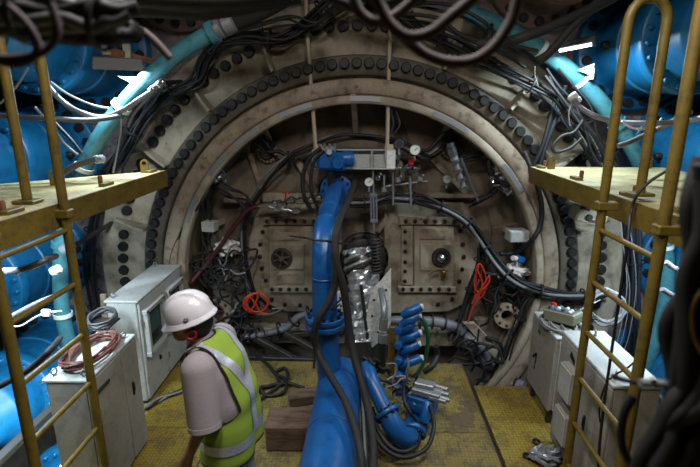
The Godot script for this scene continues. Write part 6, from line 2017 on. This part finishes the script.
# ---------------------------------------------------------------- small things
func small_things() -> void:
	var fl := get_node("floor")
	for q in [[v(0.93,0.084,-3.75), 0.12], [v(1.028,0.065,-3.9), 0.07], [v(0.802,0.108,-3.6), 0.05], [v(1.163,0.086,-4), 0.05]]:
		spill("spill", v(minf(q[0].x, 1.0), 0.0, q[0].z), q[1], int(q[1] * 1000), M.mud, fl)
	# worn red lettering strokes at the far edge of the raised plate
	for k in 5:
		var mk := B()
		box(mk, v(1.405 + 0.022 * k, 0.031, -4.2), v(0.012 if k % 2 else 0.006, 0.002, 0.03), 0.0, Basis(Vector3.UP, [0.3, 0.0, -0.4, 0.1, 0.5][k]))
		obj("red_mark", mk, M.rust, fl)
	var up := thing("steel_bar", "pale upright steel bar leaning beside the instrument cabinet", "bar")
	var sb := B()
	var p0 := v(-2.598,0.952,-4.35)
	var p1 := v(-2.651,-0.324,-4.35)
	var bx := along((p0 + p1) / 2, p1 - p0)
	box(sb, bx.origin, v(0.06, 0.03, p0.distance_to(p1)), 0.004, bx.basis)
	obj("flat", sb, M.pale_ring, up)
	# brown cable coiled on the near cabinet
	var t := thing("cable_coil", "brown cable coiled loosely on top of the pale grey cabinet", "coil")
	for k in 5:
		var st := B()
		coil(st, v(-1.95 + 0.012 * (k % 2), 1.035 + 0.012 * k, -3.02 + 0.02 * sin(k * 2.0)), Vector3.UP, 0.115 + 0.012 * (k % 3), 0.007, 3, 50 + k, 2.0, 0.5)
		obj("cable", st, M.copper_cable, t)
	t = thing("cable_coil", "grey cable coil lying behind the brown coil near the wall", "coil")
	for k in 2:
		var st := B()
		coil(st, v(-2.2, 1.0 + 0.03 * k, -3.62), v(0.1, 1, 0.2), 0.1, 0.01, 3, 60 + k, 1.3, 0.6)
		obj("cable", st, M.hose_grey, t)
	var st := B()
	rod(st, v(-2.2, 0.0, -3.62), v(-2.2, 0.99, -3.62), 0.03, 12)
	box(st, v(-2.2, 0.985, -3.62), v(0.2, 0.02, 0.2), 0.004)
	obj("stand", st, M.dark_steel, t)
	# grey coil on the wall behind the pendant
	t = thing("cable_coil", "big grey cable coil hanging behind the yellow ladder post", "coil")
	for k in 4:
		st = B()
		coil(st, v(2.238,0.998,-4.05), v(-0.2, 0.15, 1), 0.13 + 0.012 * k, 0.011, 2, 70 + k, 1.0, 0.5)
		obj("cable", st, M.cable_grey, t)
	for q in [v(2.101,0.924,-3.97), v(2.287,1.12,-3.97)]:
		st = B()
		box(st, q, v(0.05, 0.02, 0.05), 0.004)
		obj("cable_tie", st, M.rubber, t)
	# control pendant on the far cabinet
	t = thing("control_pendant", "drab control pendant box with red, teal and white push buttons", "control box", v(1.79, 0.925, -3.9), "", deg_to_rad(-52))
	t.rotation.z = 0.12
	t.scale = Vector3.ONE * 0.88
	st = B()
	prism(st, [V2(-0.15, 0.0), V2(0.15, 0.0), V2(0.165, 0.07), V2(0.165, 0.10), V2(0.15, 0.115), V2(-0.15, 0.115), V2(-0.165, 0.10), V2(-0.165, 0.07)], -0.085, 0.085, Transform3D(), 0.01)
	obj("case", st, M.drab, t)
	st = B()
	box(st, v(0, 0.118, 0), v(0.29, 0.008, 0.145), 0.003)
	obj("face_plate", st, M.hose_grey, t)
	for k in 12:
		var c := k % 4
		var r := k / 4
		st = B()
		lathe(st, [V2(0.017, 0), V2(0.017, 0.014), V2(0.012, 0.02), V2(0, 0.021)], along(v(-0.105 + 0.07 * c, 0.12, -0.045 + 0.045 * r), Vector3.UP), 12)
		obj("push_button", st, [M.red, M.teal, M.white_paint, M.logo_blue, M.teal, M.white_paint, M.teal, M.cable_white, M.black_paint, M.teal, M.logo_blue, M.white_paint][k], t)
	st = B()
	lathe(st, [V2(0.026, 0), V2(0.03, 0.02), V2(0.024, 0.034), V2(0, 0.036)], along(v(-0.12, 0.12, -0.05), Vector3.UP), 16)
	obj("stop_button", st, M.red, t)
	t = thing("pendant_cable", "curled grey pendant cable heaped around the control pendant", "cable")
	for k in 3:
		st = B()
		coil(st, v(1.74 + 0.05 * k, 0.905, -3.88 + 0.06 * k), Vector3.UP, 0.14 - 0.02 * k, 0.009, 3, 80 + k, 1.4, 0.4)
		obj("cable", st, M.cable_grey, t)
	hose("cable", "pale lead running from the control pendant to the wall coil", M.cable_white, 0.006, [v(1.957,1.009,-3.95), v(2.039,1.058,-3.95), v(2.255,1.004,-4.2)], "", "cable")
	# orange cables
	t = thing("orange_cable", "orange cable loop hung beside the square hatch near the worker", "cable")
	for k in 3:
		st = B()
		tube(st, circle_pts(v(-1.225,0.572,-5.05) + v(0.012 * k, 0.01 * k, 0.02 * k), v(0.35 - 0.1 * k, 0.1, 1), 0.145 - 0.014 * k, 22, 0.85 + 0.05 * k), 0.0085, 8, true)
		obj("turn", st, M.orange, t)
	st = B()
	tube(st, smooth([v(-1.29,0.679,-5), v(-1.214,0.581,-5), v(-1.172,0.482,-5), v(-1.081,0.458,-5)]), 0.0085, 8)
	tube(st, smooth([v(-1.183,0.729,-5), v(-1.213,0.606,-5), v(-1.289,0.48,-5)]), 0.0085, 8)
	obj("tail", st, M.orange, t)
	t = thing("orange_cable", "orange cable hank hanging beside the silver-hub hatch", "cable")
	for q in [[v(1.285,1.023,-5.05), v(1.327,1.071,-5.05), v(1.391,0.953,-5.05), v(1.414,0.785,-5.05), v(1.355,0.662,-5.05), v(1.295,0.711,-5.05), v(1.295,0.88,-5.05), v(1.285,1.023,-5.05)], [v(1.309,1.057,-5.02), v(1.267,0.867,-5.02), v(1.32,0.747,-5.02), v(1.425,0.845,-5.02), v(1.429,0.94,-5.02), v(1.38,0.844,-5.02), v(1.3,0.698,-5.02), v(1.262,0.6,-5.02)], [v(1.285,1.017,-5), v(1.351,0.875,-5), v(1.329,0.707,-5), v(1.261,0.535,-5), v(1.226,0.386,-5)]]:
		st = B()
		tube(st, smooth(q), 0.0095, 8)
		obj("strand", st, M.orange, t)
	# junction boxes
	for q in [[v(1.742,1.384,-5.15), v(0.22, 0.13, 0.16), "white junction box hanging by the pale ring on the pendant's side", 0.12], [v(-1.728,1.466,-5.15), v(0.15, 0.12, 0.12), "white junction box hanging by the pale ring on the worker's side", -0.2]]:
		t = thing("junction_box", q[2], "box", q[0], "junction boxes in the recess", q[3])
		st = B()
		box(st, Vector3.ZERO, q[1], 0.01)
		obj("body", st, M.cabinet, t)
		st = B()
		box(st, v(0, 0, q[1].z / 2), v(q[1].x * 0.96, q[1].y * 0.94, 0.02), 0.006)
		obj("lid", st, M.cabinet, t)
		st = B()
		box(st, v(0, -0.01, -q[1].z / 2 - 0.1), v(0.06, 0.06, 0.3), 0.005)
		obj("bracket", st, M.bulkhead, t)
		for k in 3:
			st = B()
			rod(st, v(-0.05 + 0.05 * k, -q[1].y / 2, 0), v(-0.05 + 0.05 * k, -q[1].y / 2 - 0.035, 0), 0.014, 8)
			obj("gland", st, M.rubber, t)
	# chrome fittings at both sides of the recess
	for q in [["chrome valve fittings clamped by the pale ring on the worker's side", [v(-1.614,2.184,-5.1), v(-1.536,2.043,-5.1), v(-1.665,2.086,-5.1), v(-1.575,2.108,-5.1), v(-1.605,1.999,-5.1)]], ["chrome valve fittings clamped by the pale ring on the pendant's side", [v(1.435,2.14,-5.1), v(1.518,2.032,-5.1), v(1.588,2.097,-5.1), v(1.4,2.032,-5.1), v(1.644,1.946,-5.1), v(1.551,1.902,-5.1)]]]:
		t = thing("valve_fittings", q[0], "fittings", Vector3.ZERO, "fittings beside the pale ring")
		var i := 0
		for p in q[1]:
			st = B()
			lathe(st, [V2(0, -0.05), V2(0.028, -0.05), V2(0.035, -0.02), V2(0.035, 0.02), V2(0.022, 0.025), V2(0.022, 0.06), V2(0, 0.06)], along(p, v(sin(i * 2.1), cos(i * 1.3), 0.5)), 8)
			obj("fitting", st, M.chrome, t)
			i += 1
	t = thing("solenoid_valve", "small blue and white solenoid valve low by the pale ring", "valve", v(1.783,1.118,-5.1))
	st = B()
	box(st, Vector3.ZERO, v(0.1, 0.07, 0.07), 0.012, Basis(Vector3.BACK, -0.3))
	obj("coil_body", st, M.blue, t)
	st = B()
	lathe(st, [V2(0.03, 0), V2(0.03, 0.05), V2(0, 0.05)], along(v(-0.05, 0.01, 0.02), v(-1, 0.3, 0.4)), 12)
	obj("plug", st, M.white_paint, t)
	# crumpled plastic in the recess
	for q in [["crumpled pale plastic wad stuck behind the maroon hose", v(-1.584,1.162,-5.3), 0.12], ["crumpled pale plastic wad stuck below the blue solenoid valve", v(1.758,0.91,-5.25), 0.13]]:
		wad("plastic_wad", q[0], q[1], q[2], M.white_sheet, int(q[1].x * 100))
	# timber on the floor
	t = thing("timber_baulk", "weathered timber baulk lying on the floor beside the lying pipe", "timber")
	st = B()
	var a := v(-0.748,0.067,-3.34)
	box(st, v(a.x + 0.34, 0.12, -3.44), v(0.76, 0.24, 0.28), 0.014, Basis(Vector3.UP, 0.03))
	obj("beam", st, M.wood, t)
	t = thing("timber_offcut", "small brown timber offcut behind the baulk", "timber")
	st = B()
	var b := v(-0.553,-0.021,-4)
	box(st, v(b.x, 0.05, -4.0), v(0.3, 0.1, 0.16), 0.01, Basis(Vector3.UP, 0.25))
	obj("block", st, M.wood, t)
	# litter by the far cabinet on the pendant's side
	wad("plastic_bag", "crumpled clear plastic bag on the floor below the beige cabinet", v(1.47, 0.1, -3.2), 0.085, M.plastic_clear, 5)
	var i := 0
	for q in [["rubber ring lying on the yellow floor, nearest the picture's lower edge", v(1.346,0.021,-3.25)], ["rubber ring lying on the yellow floor beside the plastic bag", v(1.483,0.049,-3.42)], ["black cable gland lying beside the plastic bag", v(1.497,0.057,-3.28)]]:
		t = thing("rubber_ring" if i < 2 else "cable_gland", q[0], "ring" if i < 2 else "gland", v(q[1].x, 0.042, q[1].z))
		st = B()
		if i < 2:
			tube(st, circle_pts(Vector3.ZERO, v(0.1, 1, 0.1 * i), 0.028, 16), 0.01, 8, true)
			obj("band", st, M.rubber, t)
		else:
			lathe(st, [V2(0, -0.05), V2(0.03, -0.05), V2(0.04, -0.02), V2(0.04, 0.02), V2(0.025, 0.03), V2(0.025, 0.07), V2(0, 0.07)], along(v(0, 0.02, 0), v(1, 0.1, 0.4)), 8)
			obj("shell", st, M.rubber, t)
		i += 1
	# strips by the lamps: rails and white brackets
	t = thing("angle_rail", "rusty angle rail fixed above the batten lamp on the worker's side", "rail")
	for q in [[v(-2.251,3.254,-4.3), v(-1.908,3.166,-4.5)], [v(-2.255,3.222,-4.3), v(-2.096,3.199,-4.4)]]:
		st = B()
		var x := along((q[0] + q[1]) / 2, q[1] - q[0])
		box(st, x.origin, v(0.05, 0.05, q[0].distance_to(q[1])), 0.004, x.basis)
		obj("rail", st, M.rust, t)
	for q in [v(-2.221,3.268,-4.28), v(-2.089,3.247,-4.38)]:
		st = B()
		box(st, q, v(0.06, 0.12, 0.04), 0.004)
		obj("clip", st, M.bulkhead, t)
	for q in [["white angle bracket on the teal pipe under the worker's side lamp", [v(-2.039,3.014,-4.05), v(-1.864,3.006,-4.05), v(-1.865,2.927,-4.05)]], ["white angle bracket on the teal pipe under the pendant's side lamp", [v(1.978,3.098,-4.62), v(2.125,3.158,-4.62), v(2.113,3.045,-4.62)]]]:
		t = thing("angle_bracket", q[0], "bracket", Vector3.ZERO, "white brackets on the teal pipes")
		st = B()
		prism(st, outline(q[1]), q[1][0].z - 0.02, q[1][0].z + 0.0, Transform3D(), 0.003)
		obj("tab", st, M.white_paint, t)
		st = B()
		var p: Vector3 = q[1][2]
		box(st, p + v(0, 0.02, -0.04), v(0.03, 0.1, 0.1), 0.004)
		obj("stem", st, M.white_paint, t)
	# white clip on the low teal pipe
	t = thing("cable_clip", "white cable clip on the teal pipe beside the cyan motor", "clip", v(-2.255,1.337,-3.05))
	st = B()
	box(st, Vector3.ZERO, v(0.06, 0.05, 0.03), 0.006)
	obj("body", st, M.white_paint, t)
	# red-stained crate under the pendant's walkway
	t = thing("valve_box", "pale valve box stained red hanging under the pendant's walkway", "box", v(2.233,1.738,-4.6))
	st = B()
	box(st, Vector3.ZERO, v(0.3, 0.15, 0.2), 0.015, Basis(Vector3.BACK, -0.25))
	obj("body", st, M.bulkhead, t)
	for k in 2:
		st = B()
		box(st, Basis(Vector3.BACK, -0.25) * v(-0.1 + 0.12 * k, 0.06 - 0.1 * k, 0.1), v(0.1, 0.03, 0.008), 0.002, Basis(Vector3.BACK, -0.25))
		obj("red_smear", st, M.cable_maroon, t)
	for k in 2:
		st = B()
		lathe(st, [V2(0.03, 0), V2(0.03, 0.03), V2(0, 0.03)], along(v(-0.04 + 0.1 * k, -0.0, 0.1), v(0, 0, 1)), 12)
		obj("cap", st, M.bolt_black, t)
	st = B()
	box(st, v(0.0, 0.0, -0.3), v(0.08, 0.08, 0.42), 0.006)
	obj("arm", st, M.dark_steel, t)

func wad(called: String, label: String, c: Vector3, r: float, m: Material, sd: int) -> void:
	var f := FastNoiseLite.new()
	f.seed = sd
	f.frequency = 1.6
	f.fractal_octaves = 3
	var t := thing(called, label, "plastic", c)
	var st := B()
	var P := func(i: int, j: int) -> Vector3:
		var a := TAU * (i % 18) / 18
		var e := PI * j / 12 - PI / 2
		var d := Vector3(cos(a) * cos(e), sin(e), sin(a) * cos(e))
		return d * r * (1.0 + 0.7 * f.get_noise_3dv(d)) * Vector3(1.3, 0.8, 0.9)
	for j in 12:
		for i in 18:
			var q := [P.call(i, j), P.call(i + 1, j), P.call(i + 1, j + 1), P.call(i, j + 1)]
			for tr in [[0, 1, 2], [0, 2, 3]]:
				var n: Vector3 = (q[tr[1]] - q[tr[0]]).cross(q[tr[2]] - q[tr[0]])
				if n.length() < 1e-9:
					continue
				n = n.normalized()
				if n.dot(q[tr[0]] + q[tr[1]] + q[tr[2]]) < 0:
					n = -n
				tri(st, q[tr[0]], q[tr[1]], q[tr[2]], n)
	obj("film", st, m, t)

# dried spills on the floor plates: thin crusts with their own ragged outline
func spill(called: String, c: Vector3, r: float, sd: int, m: Material, parent: Node3D) -> void:
	var rng := RandomNumberGenerator.new()
	rng.seed = sd
	var poly := []
	for k in 26:
		var q := r * rng.randf_range(0.55, 1.15)
		poly.append(V2(cos(TAU * k / 26) * q * 1.15, sin(TAU * k / 26) * q))
	var st := B()
	prism(st, poly, 0.0, 0.003, Transform3D(Basis(Vector3(1, 0, 0), Vector3(0, 0, 1), Vector3(0, 1, 0)), c))
	obj(called, st, m, parent)
